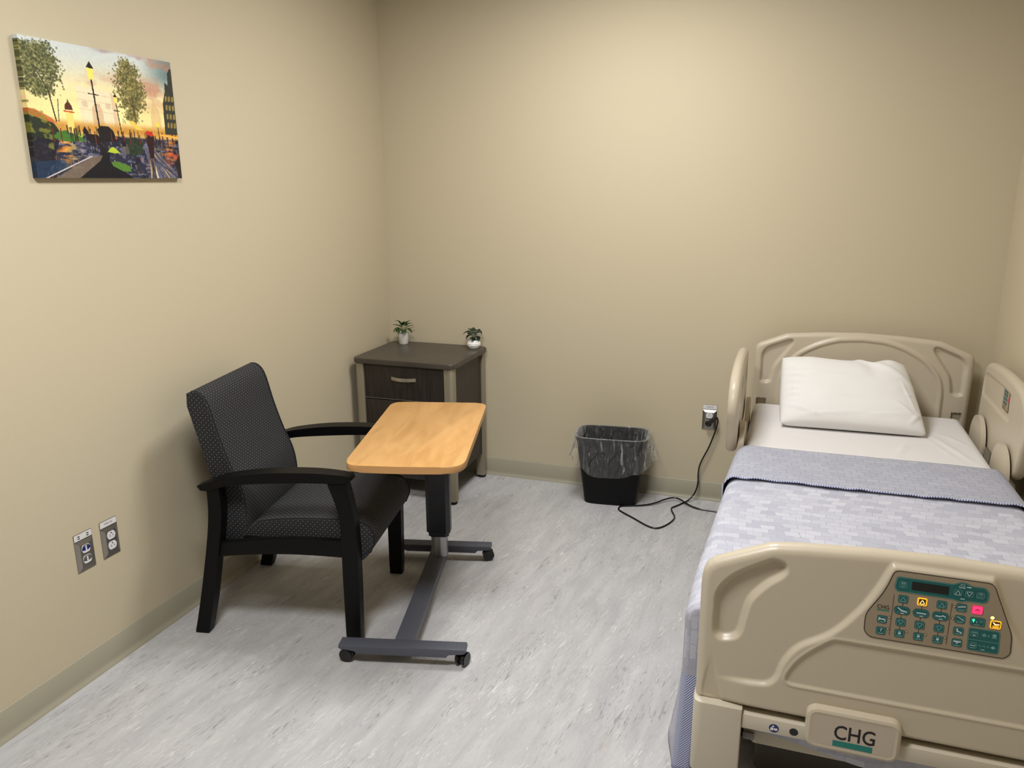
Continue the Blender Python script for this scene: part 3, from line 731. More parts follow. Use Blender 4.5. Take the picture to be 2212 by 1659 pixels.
# ------------------------------------------------------------------ guest chair
def chair():
    yaw = math.radians(11.0); O = Vector((0.155, -1.912, 0)); lt = Vector((-math.sin(yaw), math.cos(yaw), 0))
    t = thing('guest_chair', 'black wooden armchair with dotted charcoal upholstery, standing by the left wall', 'chair', O + lt * 0.275, yaw)
    half = 0.275
    for s in (-1, 1):
        c = s * half
        rear = catmull([(-.018, 0), (.001, .07), (.036, .22), (.073, .40), (.088, .507), (.090, .60)], 4) + catmull([(.135, .608), (.139, .509), (.122, .398), (.107, .319), (.071, .14), (.036, 0)], 4)
        prism('rear_leg', rear, c - .022, c + .022, 'xz', M['black_wood'], t, .006)
        fr = catmull([(.583, 0), (.584, .275), (.586, .418), (.580, .527), (.545, .638)], 5) + catmull([(.616, .640), (.636, .529), (.643, .421), (.644, .278), (.637, 0)], 5)
        prism('front_leg', fr, c - .022, c + .022, 'xz', M['black_wood'], t, .006)
        rail = catmull([(.095, .320), (.22, .337), (.35, .347), (.47, .350), (.60, .348)], 4) + catmull([(.60, .412), (.45, .410), (.323, .402), (.2, .388), (.10, .372)], 4)
        prism('side_rail', rail, c - .014, c + .014, 'xz', M['black_wood'], t, .005)
        top = catmull([(.050, .598), (.11, .622), (.189, .645), (.337, .666), (.492, .673), (.60, .668), (.636, .661)], 5)
        und = catmull([(.640, .652), (.60, .638), (.437, .634), (.201, .614), (.10, .586), (.060, .586)], 5)
        ao = prism('armrest', top + und, c - .031, c + .031, 'xz', M['black_wood'], t, .010, 3)
        for v in ao.data.vertices:                                     # the arm narrows towards both ends
            k = abs((v.co.x - .34) / .30); v.co.y = c + (v.co.y - c) * (1 - .28 * min(k, 1) ** 3)
    box('cross_rail', (.60, -half, .355), (.625, half, .385), M['black_wood'], t, .004)
    box('cross_rail', (.112, -half, .335), (.135, half, .370), M['black_wood'], t, .004)
    back = catmull([(.100, .356), (.111, .426), (.101, .52), (.074, .646), (.041, .78), (.012, .90)], 5) + catmull([(.014, .926), (.034, .937), (.060, .933), (.082, .912), (.098, .871), (.122, .77), (.156, .66), (.186, .585), (.199, .52), (.200, .455), (.192, .352)], 4)
    prism('backrest', back, -.240, .240, 'xz', M['dotted_upholstery'], t, .012, 3, uv=True)
    seat = catmull([(.186, .384), (.205, .42), (.232, .440), (.274, .453), (.393, .467), (.562, .473), (.640, .467), (.676, .446), (.690, .404), (.672, .350), (.640, .318)], 4) + [(.615, .335), (.585, .384)]
    prism('seat', seat, -.248, .248, 'xz', M['dotted_upholstery'], t, .010, 3, uv=True)
    for s in (-1, 1):
        p = catmull([(.034, .937), (.060, .934), (.083, .912), (.099, .871), (.123, .77), (.157, .66), (.187, .585), (.200, .52), (.198, .455), (.180, .385)], 5)
        tube('back_welt', [(a, s * .231, b) for a, b in p], .0022, M['seam_black'], t, 6)
        p = catmull([(.236, .442), (.274, .455), (.393, .469), (.562, .475), (.641, .469), (.678, .447), (.692, .404), (.674, .350)], 5)
        tube('seat_welt', [(a, s * .240, b) for a, b in p], .0022, M['seam_black'], t, 6)
chair()

# ------------------------------------------------------------------ overbed table
def table():
    t = thing('overbed_table', 'rolling overbed table with maple top and dark grey H base, beside the armchair', 'table', (0.98, -1.853, 0), math.radians(14.3))
    # top
    o = round_poly([(-.186, .006), (.022, -.004), (.224, .006), (.224, .794), (-.186, .794)], [.062, .4, .075, .05, .05], 7)
    cx_, cy_ = .018, .40; a = math.radians(.8)
    o = [(cx_ + (x - cx_) * math.cos(a) - (y - cy_) * math.sin(a), cy_ + (x - cx_) * math.sin(a) + (y - cy_) * math.cos(a)) for x, y in o]
    bm = bmesh.new(); bm_prism(bm, o, .7145, .740, 'xy', .0035, 2)
    bmesh.ops.recalc_face_normals(bm, faces=bm.faces)
    for f in bm.faces:
        if f.normal.z < .5: f.material_index = 1
    bm_obj('tabletop', bm, [M['maple_laminate'], M['maple_edge']], t, 35)
    # column
    def octo(hx, hy, c): return [(-hx + c, -hy), (hx - c, -hy), (hx, -hy + c), (hx, hy - c), (hx - c, hy), (-hx + c, hy), (-hx, hy - c), (-hx, -hy + c)]
    cxl, cyl = .012, .700
    def sh(p): return [(x + cxl, y + cyl) for x, y in p]
    prism('sleeve', sh(octo(.052, .035, .016)), .185, .712, 'xy', M['column_black'], t, .003)
    prism('sleeve_liner', sh(octo(.044, .029, .013)), .166, .190, 'xy', M['column_black'], t, .002)
    post = []
    for k in range(48):
        an = 2 * math.pi * k / 48; r = .036 * (1 - .055 * (math.cos(an * 4 + .5) > .82)); post.append((cxl + r * math.cos(an), cyl + r * .8 * math.sin(an)))
    prism('inner_post', post, .072, .17, 'xy', M['aluminium'], t)
    box('support_plate', (-.10, .52, .704), (.13, .775, .7145), M['gunmetal'], t, .003)
    box('release_lever', (-.135, .06, .705), (-.085, .19, .7145), M['aluminium'], t, .002)
    # base
    prism('spine', [(-.036, .02), (.036, .02), (.036, .80), (-.036, .80)], .038, .073, 'xy', M['gunmetal'], t, .004)
    for yb in (0.0, .808):
        prof = [(-.150, .040), (.158, .040), (.166, .055), (.222, .0555), (.229, .063), (.226, .074), (-.226, .074), (-.229, .063), (-.218, .0555), (-.172, .055), (-.160, .042)]
        prism('foot_bar', prof, yb - .027, yb + .027, 'xz', M['gunmetal'], t, .003)
        for s in (-1, 1):
            x0 = s * .203 + (.010 if s > 0 else 0)
            # fork and twin wheels: the caster is one part, each wheel a sub-part
            bm = bmesh.new(); bm_box(bm, (x0 - .010, yb - .006, .026), (x0 + .010, yb + .006, .0545), .003)
            fork = bm_obj('caster', bm, M['black_plastic'], t, 35)
            ang = (.25 if s > 0 else -.1) + (0.9 if (s > 0 and yb == 0) else 0)
            for q in (-1, 1):
                bm = bmesh.new(); R_ = .0255
                ca, sa = math.cos(ang), math.sin(ang)
                bmesh.ops.create_cone(bm, cap_ends=True, segments=28, radius1=R_, radius2=R_, depth=.014)
                bmesh.ops.bevel(bm, geom=[ed for ed in bm.edges if abs(ed.verts[0].co.z - ed.verts[1].co.z) < 1e-5], offset=.003, segments=2, affect='EDGES')
                for v in bm.verts:
                    x, y, z = v.co; ax = q * .0125 + z                  # axle along local y, then turned by ang
                    v.co = Vector((x0 + x * ca - ax * sa, yb + x * sa + ax * ca, R_ + .0005 + y))
                bm_obj('wheel', bm, M['gloss_black'], fork, 35)
table()

# ------------------------------------------------------------------ bedside cabinet
def cabinet():
    x0, x1, y0, y1 = .046, .606, -.503, -.030
    t = thing('bedside_cabinet', 'dark espresso bedside cabinet with taupe metal corner posts, in the room corner', 'cabinet', ((x0 + x1) / 2, (y0 + y1) / 2, 0))
    cx_, cyy = (x0 + x1) / 2, (y0 + y1) / 2; hx, hy = (x1 - x0) / 2, (y1 - y0) / 2
    prism('top', rrect(-hx - .010, -hy - .008, hx + .010, hy + .008, .028), .738, .765, 'xy', M['espresso_top'], t, .006, 3)
    # carcass as panels
    bm = bmesh.new()
    for lo, hi in (((-hx + .012, -hy + .035, .148), (-hx + .030, hy - .03, .736)), ((hx - .030, -hy + .035, .148), (hx - .012, hy - .03, .736)), ((-hx + .03, hy - .045, .148), (hx - .03, hy - .03, .736)), ((-hx + .03, -hy + .04, .148), (hx - .03, hy - .045, .166))):
        bm_box(bm, lo, hi)
    bm_obj('carcass', bm, M['espresso_laminate'], t)
    box('plinth_rail', (-hx + .05, -hy + .022, .112), (hx - .05, -hy + .040, .160), M['espresso_laminate'], t, .002)
    for sx in (-1, 1):
        for sy_ in (-1, 1):
            ax, ay = sx * (hx - .024), sy_ * (hy - .024); w = .024
            # posts have a quarter-round outer corner
            pl = round_poly([(ax - w, ay - w), (ax + w, ay - w), (ax + w, ay + w), (ax - w, ay + w)], [.02 if (sx < 0 and sy_ < 0) else .003, .02 if (sx > 0 and sy_ < 0) else .003, .02 if (sx > 0 and sy_ > 0) else .003, .02 if (sx < 0 and sy_ > 0) else .003])
            p = prism('corner_post', pl, .016, .738, 'xy', M['taupe_metal'], t, .001)
            lathe('glide', [(.020, 0), (.024, .004), (.024, .012), (.014, .018)], M['black_rubber'], p, 20, (ax, ay, 0))
    zs = [(.551, .732), (.362, .545), (.166, .356)]
    for za, zb in zs:
        d = box('drawer', (-hx + .053, -hy + .010, za), (hx - .048, -hy + .032, zb), M['espresso_laminate'], t, .0015)
        zc = zb - .066
        pts = []
        for k in range(13):
            q = k / 12; pts.append((-.070 + .14 * q, -hy + .010 - .022 * math.sin(math.pi * q) - .001, zc + .0))
        bm = bmesh.new(); rings = []
        for (x, y, z) in pts:
            rings.append([bm.verts.new((x, y + dy, z + dz)) for dy, dz in ((-.003, -.0085), (.003, -.0085), (.003, .0085), (-.003, .0085))])
        for a, b in zip(rings, rings[1:]):
            for k in range(4): bm.faces.new((a[k], a[(k + 1) % 4], b[(k + 1) % 4], b[k]))
        bm.faces.new(rings[0]); bm.faces.new(rings[-1][::-1])
        bm_obj('drawer_handle', bm, M['handle_metal'], d, 40)
        box('edge_strip', (-hx + .053, -hy + .0092, za), (hx - .048, -hy + .0112, za + .002), M['taupe_metal'], d)
cabinet()

# ------------------------------------------------------------------ two small potted plants
def leaf_geo(base, az, tilt, L, w, droop, roll=0.0, n=8, ruffle=0.0):
    V = []; F = []
    d = Vector((math.cos(az), math.sin(az), 0)); side = Vector((-math.sin(az), math.cos(az), 0)); p = Vector(base); ang = tilt
    for i in range(n + 1):
        q = i / n; wid = w * (math.sin(math.pi * min(1, q ** .75 * .97 + .03)) ** .8) * .5 + .0004
        dirv = d * math.cos(ang) + Vector((0, 0, 1)) * math.sin(ang); nrm = -d * math.sin(ang) + Vector((0, 0, 1)) * math.cos(ang)
        for j in (-1, -.5, 0, .5, 1):
            s2 = side * math.cos(roll) + nrm * math.sin(roll)
            V.append(p + s2 * (j * wid) + nrm * (abs(j) * wid * .30 + ruffle * math.sin(q * 9 + j * 3) * abs(j)))
        p = p + dirv * (L / n); ang -= droop / n
    for i in range(n):
        for j in range(4): F.append((i * 5 + j, i * 5 + j + 1, (i + 1) * 5 + j + 1, (i + 1) * 5 + j))
    return V, F
def merge(parts):
    V = []; F = []
    for v, f in parts: k = len(V); V += v; F += [tuple(a + k for a in q) for q in f]
    return V, F
def plants():
    zt = .7655
    rs = random.Random(4)
    t = thing('potted_plant', 'small spiky-leaved houseplant in a plain tapered white pot on the cabinet', 'plant', (.130, -.092, zt))
    lathe('pot', [(.024, 0), (.026, .002), (.0335, .062), (.0345, .064), (.0325, .064), (.031, .056), (.001, .056)], M['pot_white'], t, 32)
    lathe('soil', [(.0308, .050), (.0308, .0565), (.001, .059)], M['soil'], t, 20)
    lv = []; st = []
    spec = [(0, 1.25, .052, .024, 1.2, .105), (.8, .9, .048, .024, 1.4, .098), (1.7, 1.0, .05, .024, 1.5, .10), (2.5, .6, .05, .024, 1.2, .092), (3.2, .4, .055, .022, .5, .096), (3.9, .2, .05, .026, 1.7, .090), (4.6, .3, .046, .028, 2.0, .088), (5.3, .1, .048, .024, 1.6, .084), (6.0, .2, .056, .024, 1.3, .086), (.4, .5, .05, .018, .5, .092), (5.0, 1.0, .05, .026, 1.3, .11), (4.2, 1.1, .045, .026, 1.1, .115), (2.9, .1, .046, .022, 1.4, .082)]
    for az, tilt, L, w, dr, h in spec:
        bx, by = .010 * math.cos(az), .010 * math.sin(az); tx, ty = .018 * math.cos(az), .018 * math.sin(az)
        st.append(tube_geo([(bx * .5, by * .5, .055), (bx, by, .055 + (h - .055) * .5), (tx, ty, h)], .0013, 6))
        lv.append(leaf_geo((tx, ty, h), az, tilt, L, w, dr))
    v, f = merge(lv); o = mesh_obj('leaves', v, f, M['leaf_green'], t, smooth=True)
    v, f = merge(st); mesh_obj('stems', v, f, M['stem_green'], t, smooth=True)
    t = thing('potted_plant', 'small dark round-leaved houseplant in a ribbed round white pot on the cabinet', 'plant', (.560, -.090, zt))
    prof = [(.018, 0)]
    for k in range(25):
        q = k / 24; r = .021 + .0165 * math.sin(math.pi * (.08 + .78 * q)) + (.0011 * math.sin(q * 34) if q > .25 else 0); prof.append((r, .001 + .047 * q))
    prof += [(.0285, .049), (.027, .047), (.026, .042), (.001, .042)]
    lathe('pot', prof, M['pot_white'], t, 32)
    lathe('soil', [(.0262, .036), (.0262, .0425), (.001, .044)], M['soil'], t, 20)
    lv = []; st = []
    for az, tilt, L, w, dr, h in [(3.3, .25, .056, .034, 1.2, .088), (3.9, -.2, .044, .026, .9, .076), (5.4, .6, .050, .050, 1.9, .090), (.2, .5, .044, .046, 2.0, .088), (1.4, .6, .045, .044, 1.6, .092), (4.6, .8, .046, .044, 2.2, .084), (2.4, .7, .05, .04, 1.3, .092), (6.0, -.2, .036, .036, 1.2, .066), (4.9, .0, .034, .03, 1.2, .062)]:
        tx, ty = .012 * math.cos(az), .012 * math.sin(az)
        st.append(tube_geo([(tx * .3, ty * .3, .042), (tx * .7, ty * .7, (h + .042) / 2), (tx, ty, h)], .0014, 6)); lv.append(leaf_geo((tx, ty, h), az, tilt, L, w, dr, 0, 9, .0016))
    v, f = merge(lv); mesh_obj('leaves', v, f, M['leaf_dark'], t, smooth=True)
    v, f = merge(st); mesh_obj('stems', v, f, M['stem_green'], t, smooth=True)
plants()

# ------------------------------------------------------------------ waste bin and its liner
BIN = (1.365, -.152, math.radians(6))
def sup(hx, hy, n=64, e=5.0):
    out = []
    for k in range(n):
        a = 2 * math.pi * k / n; c, s = math.cos(a), math.sin(a)
        out.append((hx * math.copysign(abs(c) ** (2 / e), c), hy * math.copysign(abs(s) ** (2 / e), s)))
    return out
def wastebin():
    t = thing('waste_bin', 'black plastic rectangular waste bin against the back wall', 'bin', (BIN[0], BIN[1], 0), BIN[2])
    H = .372
    def hxhy(z): q = z / H; return .138 + (.186 - .138) * q, .088 + (.122 - .088) * q
    lv = [0, .004, .02, .1, .2, .3, .352, .3521, H - .003, H]
    V = []; F = []; n = 64
    def ring(hx, hy, z): V.extend([(x, y, z) for x, y in sup(hx, hy, n)])
    for z in lv:
        hx, hy = hxhy(z); ad = -.006 if z == 0 else 0
        if z > .3521: ad = .005
        if z == .3521: ad = .005
        if z == H: ad = .003
        ring(hx + ad, hy + ad, z)
    for z in (H, H - .004, .2, .006):
        hx, hy = hxhy(z); ring(hx - .003, hy - .003, z)
    R = len(lv) + 4
    for i in range(R - 1):
        for k in range(n): F.append((i * n + k, i * n + (k + 1) % n, (i + 1) * n + (k + 1) % n, (i + 1) * n + k))
    F.append(tuple(range(n))[::-1]); F.append(tuple((R - 1) * n + k for k in range(n)))
    o = mesh_obj('body', V, F, M['black_plastic'], t, smooth=True); o.data.set_sharp_from_angle(angle=math.radians(40))
    # liner: hangs inside, over the rim, and down as a loose skirt
    l = thing('bin_liner', 'clear plastic bag lining the black bin and folded over its rim', 'bag', (BIN[0], BIN[1], 0.0), BIN[2])
    n = 192; V = []; F = []; rows = []
    base = sup(1, 1, n)
    rs = np.random.RandomState(3)
    ang = np.linspace(0, 2 * math.pi, n, endpoint=False)
    # hem height round the bin (front centre hangs lowest, right corner flares out)
    def hem(a): return .182 + .085 * (abs(math.cos(a)) ** 1.5) + .012 * math.cos(a) - .012 * math.sin(3 * a)
    def flare(a): return .004 + .052 * max(0, math.cos(a + .50)) ** 3 + .026 * max(0, math.cos(a - math.pi)) ** 2 + .006 * max(0, -math.sin(a))
    inner = [.03, .10, .18, .26, .33, H - .004]
    for z in inner:
        hx, hy = hxhy(z); w = (vnoise(ang * 6.4, np.full(n, z * 9.0), 5) - .5) * .012 * (1 if z < H - .01 else .25)
        rows.append([(x * (hx - .007 + min(w[k], .002)), y * (hy - .007 + min(w[k], .002)), z) for k, (x, y) in enumerate(base)])
    hx, hy = hxhy(H)
    rows.append([(x * (hx), y * (hy), H + .004) for x, y in base])
    rows.append([(x * (hx + .008), y * (hy + .008), H + .001) for x, y in base])
    S = 18
    for i in range(1, S + 1):
        q = i / S; r = []
        for k, (x, y) in enumerate(base):
            a = ang[k]; z = H - (H - hem(a)) * q; bx_, by_ = hxhy(max(z, 0)); wob = (float(vnoise(a * 7 + q * 1.3, q * 2.4, 8)) - .5) * .022 * q + (float(vnoise(a * 17, q * 2.2, 9)) - .5) * .022 * q ** 1.5
            off = .010 + flare(a) * q ** 1.4 + max(wob, -.004) + .012 * q
            ln = math.hypot(x, y); r.append((x * bx_ + x / ln * off, y * by_ + y / ln * off * .75, z + .010 * math.sin(9 * a + 1) * q * .6))
        rows.append(r)
    # keep the back of the skirt off the wall
    c, s = math.cos(BIN[2]), math.sin(BIN[2])
    for r in rows:
        for x, y, z in r:
            wy = BIN[1] + x * s + y * c
            if wy > -.010: y -= (wy + .010) / c
            V.append((x, y, z))
    for i in range(len(rows) - 1):
        for k in range(n): F.append((i * n + k, i * n + (k + 1) % n, (i + 1) * n + (k + 1) % n, (i + 1) * n + k))
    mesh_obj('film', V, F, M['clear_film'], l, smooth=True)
wastebin()

# ------------------------------------------------------------------ power cord of the bed
def cord():
    r = .0042
    t = thing('power_cable', 'black power cable looping over the floor from the back wall outlet to the bed', 'cable', (1.844, -.02, 0))
    ox, oy = 1.844, -.02
    pts = [(1.884, -.040, .474), (1.8895, -.034, .452), (1.884, -.030, .415), (1.866, -.028, .35), (1.848, -.028, .296), (1.822, -.028, .235), (1.808, -.028, .19), (1.805, -.028, .145), (1.806, -.032, .10), (1.797, -.040, .055), (1.775, -.058, .020), (1.752, -.083, .007),
           (1.715, -.145, .0046), (1.694, -.180, .0046), (1.700, -.222, .0046), (1.722, -.285, .0046), (1.722, -.330, .0046), (1.706, -.385, .0046), (1.677, -.440, .0046), (1.645, -.458, .0046), (1.600, -.436, .0046), (1.530, -.375, .0046), (1.450, -.308, .0046), (1.432, -.275, .0046), (1.440, -.243, .0046), (1.480, -.224, .0046), (1.545, -.197, .006), (1.600, -.160, .010), (1.648, -.105, .016), (1.690, -.075, .019), (1.728, -.088, .017), (1.765, -.120, .011), (1.82, -.150, .006), (1.899, -.157, .0046), (2.02, -.170, .0046), (2.20, -.20, .0046)]
    P = catmull(pts, 6); tube('flex', [(x - ox, y - oy, z) for x, y, z in P], r, M['gloss_black'], t, 10)
    # plug: round moulded head and angled strain relief
    bm = bmesh.new(); bmesh.ops.create_uvsphere(bm, u_segments=24, v_segments=14, radius=1)
    for v in bm.verts: v.co = Vector((v.co.x * .0175 - .002, v.co.y * .013 + (-.027 - oy), v.co.z * .0175 + .434))
    a = Vector((-.002, -.028 - oy, .434)); b = Vector((.040, -.040 - oy, .4745)); dirv = (b - a)
    v, f = tube_geo([a + dirv * q for q in (.1, .35, .6, .85, 1.02)], [.0125, .0115, .0095, .0075, .006], 14)
    k = [bm.verts.new(p) for p in v]
    for q in f: bm.faces.new([k[i] for i in q])
    bm_obj('plug', bm, M['gloss_black'], t, 50)
cord()

# ------------------------------------------------------------------ hospital bed
BX = 2.537                                     # centre line of the footboard
HX = 2.526                                     # centre line of the headboard
bed = thing('hospital_bed', 'beige hospital bed with moulded end boards and side rails, along the right wall', 'bed', (2.53, -1.2, 0))
BO = Vector((2.53, -1.2, 0))
def L3(x, y, z): return (x - BO.x, y - BO.y, z)
def mir(pts, c): return [(2 * c - x, z) for x, z in pts]

def footboard():
    left = [(2.030, .400), (2.0295, .55), (2.0285, .700), (2.0295, .733), (2.0335, .753), (2.042, .769), (2.055, .781), (2.075, .791), (2.120, .811), (2.1647, .8305), (2.178, .836), (2.195, .840), (2.25, .846), (2.40, .856)]
    out = left + [(BX, .8595)] + mir(left, BX)[::-1]
    grip = catmull([(2.0642, .5981), (2.0636, .66), (2.0660, .7000), (2.0842, .7349), (2.1181, .7671), (2.1774, .8030), (2.1953, .8080), (2.2150, .8020), (2.2225, .7849), (2.2130, .7650), (2.1823, .7375), (2.1482, .6906), (2.1367, .6421), (2.1304, .6087), (2.1209, .5894), (2.1001, .5789), (2.0784, .5783)], 5, True)
    grip2 = mir(grip, BX)[::-1]
    half = catmull([(2.06, .474), (2.12, .478), (2.1687, .481), (2.198, .487), (2.2165, .508), (2.230, .553), (2.2610, .600), (2.3270, .6480), (2.3800, .715), (2.4120, .775), (2.4320, .825), (2.4400, .8375)], 5)
    raised = [(2.06, .2)] + half + mir(half, BX)[::-1] + [(2 * BX - 2.06, .2)]
    ih = catmull([(2.2528, .4937), (2.2400, .4990), (2.2350, .5100), (2.2385, .527), (2.2571, .563), (2.285, .5958), (2.324, .6300), (2.340, .6370)], 5)
    inner = ih + mir(ih, BX)[::-1]
    tong = catmull([(2.046, .4185), (2.050, .47), (2.066, .550), (2.080, .48), (2.096, .412), (2.072, .412)], 5, True); tong2 = mir(tong, BX)[::-1]
    def relief(a, z):
        g = np.maximum(sm((-sdf(a, z, grip) + .004) / .017), sm((-sdf(a, z, grip2) + .004) / .017))
        fade = sm((a - 2.065) / .10) * sm((2 * BX - 2.065 - a) / .10)
        rz = sm((-sdf(a, z, raised) + .006) / .014) * np.where(z < .47, fade, np.maximum(fade, sm((z - .5) / .02)))
        si = sdf(a, z, inner)
        bead = np.exp(-(si / .0032) ** 2); rec = sm((-si - .002) / .006)
        ch = -.004 * (sm((-sdf(a, z, tong) + .002) / .008) + sm((-sdf(a, z, tong2) + .002) / .008)) * sm((.56 - z) / .14)
        return -.017 * g + .011 * rz + .0018 * bead - .0035 * rec + ch
    # front plane of the base surface is y = -2.294; the raised field comes to -2.305
    th = .048; yc = -2.294 + th / 2
    return moulded('footboard', out, 380, 170, th, .022, relief, lambda a, z, h: L3(a, yc - h, z), M['bed_plastic'], bed)
footboard()

def headboard():
    left = [(2.055, .400), (2.0515, .70), (2.0500, .845), (2.052, .868), (2.058, .882), (2.0685, .892), (2.09, .9015), (2.14, .9225), (2.178, .9385), (2.19, .9425), (2.21, .9455), (2.36, .958)]
    out = left + [(HX, .9640)] + mir(left, HX)[::-1]
    gl = catmull([(2.0824, .7150), (2.0822, .78), (2.0828, .841), (2.106, .8769), (2.160, .9020), (2.2080, .9200), (2.2240, .9116), (2.2190, .890), (2.185, .838), (2.150, .785), (2.1385, .735), (2.1330, .708), (2.1110, .6971), (2.0900, .7010)], 5, True)
    gr = mir(gl, HX)[::-1]
    ar = catmull([(HX, .946), (2.60, .9405), (2.645, .9335), (2.72, .9070), (2.797, .862), (2.845, .812), (2.870, .7695), (2.8826, .7115), (2.884, .62), (2.884, .42)], 5)
    arch = mir(ar, HX)[::-1] + ar[1:]
    def relief(a, z):
        g = np.maximum(sm((-sdf(a, z, gl) + .004) / .016), sm((-sdf(a, z, gr) + .004) / .016))
        s = sdf(a, z, arch); up = sm((-s + .007) / .012) - .55 * sm((-s - .012) / .012)
        nt = ((np.abs(a - 2.0945) < .021) | (np.abs(a - 2.9515) < .021)) & (z < .6185) & (z > .56)
        return -.016 * g + .010 * up - .022 * nt
    th = .048; yc = -.120 + th / 2
    return moulded('headboard', out, 280, 150, th, .021, relief, lambda a, z, h: L3(a, yc - h, z), M['bed_plastic'], bed)
headboard()

def side_rail(inner_x, sgn):
    """sgn=+1: the rail on the wall side (its inner face looks to -x)"""
    pts = [(-.250, .68), (-.255, .76), (-.262, .84), (-.275, .878), (-.305, .900), (-.361, .9115), (-.470, .9190), (-.573, .9230), (-.690, .9220), (-.772, .9160), (-.850, .9010), (-.910, .8680), (-.945, .8200), (-.957, .7700), (-.948, .730), (-.934, .696), (-.915, .640), (-.897, .602), (-.875, .583), (-.841, .576), (-.640, .569), (-.426, .563), (-.320, .572), (-.265, .610)]
    out = catmull(pts, 4, True)
    rec = catmull([(-.288, .850), (-.40, .862), (-.57, .868), (-.700, .866), (-.755, .845), (-.750, .775), (-.70, .757), (-.57, .756), (-.42, .757), (-.30, .757), (-.281, .785)], 4, True)
    def relief(a, z): return -.006 * sm((-sdf(a, z, rec) + .003) / .012)
    th = .044; xc = inner_x + sgn * th / 2
    r = moulded('side_rail', out, 120, 60, th, .020, relief, lambda a, z, h: L3(xc - sgn * h, a, z), M['bed_plastic'], bed)
    dc = Decal(lambda a, z, h: L3(inner_x + sgn * (.0050 - h), a, z), .0004)
    dc.poly(round_poly([(-.602, .786), (-.692, .784), (-.684, .866), (-.600, .868)], .006), 0, 1)
    dc.ring(round_poly([(-.602, .786), (-.692, .784), (-.684, .866), (-.600, .868)], .006), .0022, 1, 2)
    for j, z in enumerate((.856, .842, .8265, .810)):
        for a in (-.622, -.648): dc.poly(rrect(a - .010, z - .0058, a + .010, z + .0058, .003, 3), 2, 2)
    dc.poly(rrect(-.678, .821, -.664, .838, .003, 3), 3, 2)
    for z in (.798, .792): dc.rect(-.63, z, .03, .002, 1, 2)
    dc.build('rail_keypad', [M['panel_face'], M['panel_ink'], M['teal'], M['pink_dark']], r)
    for yc, hw in ((-.385, .112), (-.785, .112)):
        pl = []
        for k in range(21):
            a = math.pi * k / 20; pl.append((yc + hw * math.cos(a), .570 + .115 * math.sin(a)))
        pl += [(yc - hw, .40), (yc + hw, .40)]
        xa = inner_x - sgn * .008
        prism('rail_arm', [(y - BO.y, z) for y, z in pl], min(xa, xa - sgn * .018) - BO.x, max(xa, xa - sgn * .018) - BO.x, 'yz', M['bed_plastic'], bed, .006, 3)
side_rail(3.008, 1)
side_rail(2.028, -1)

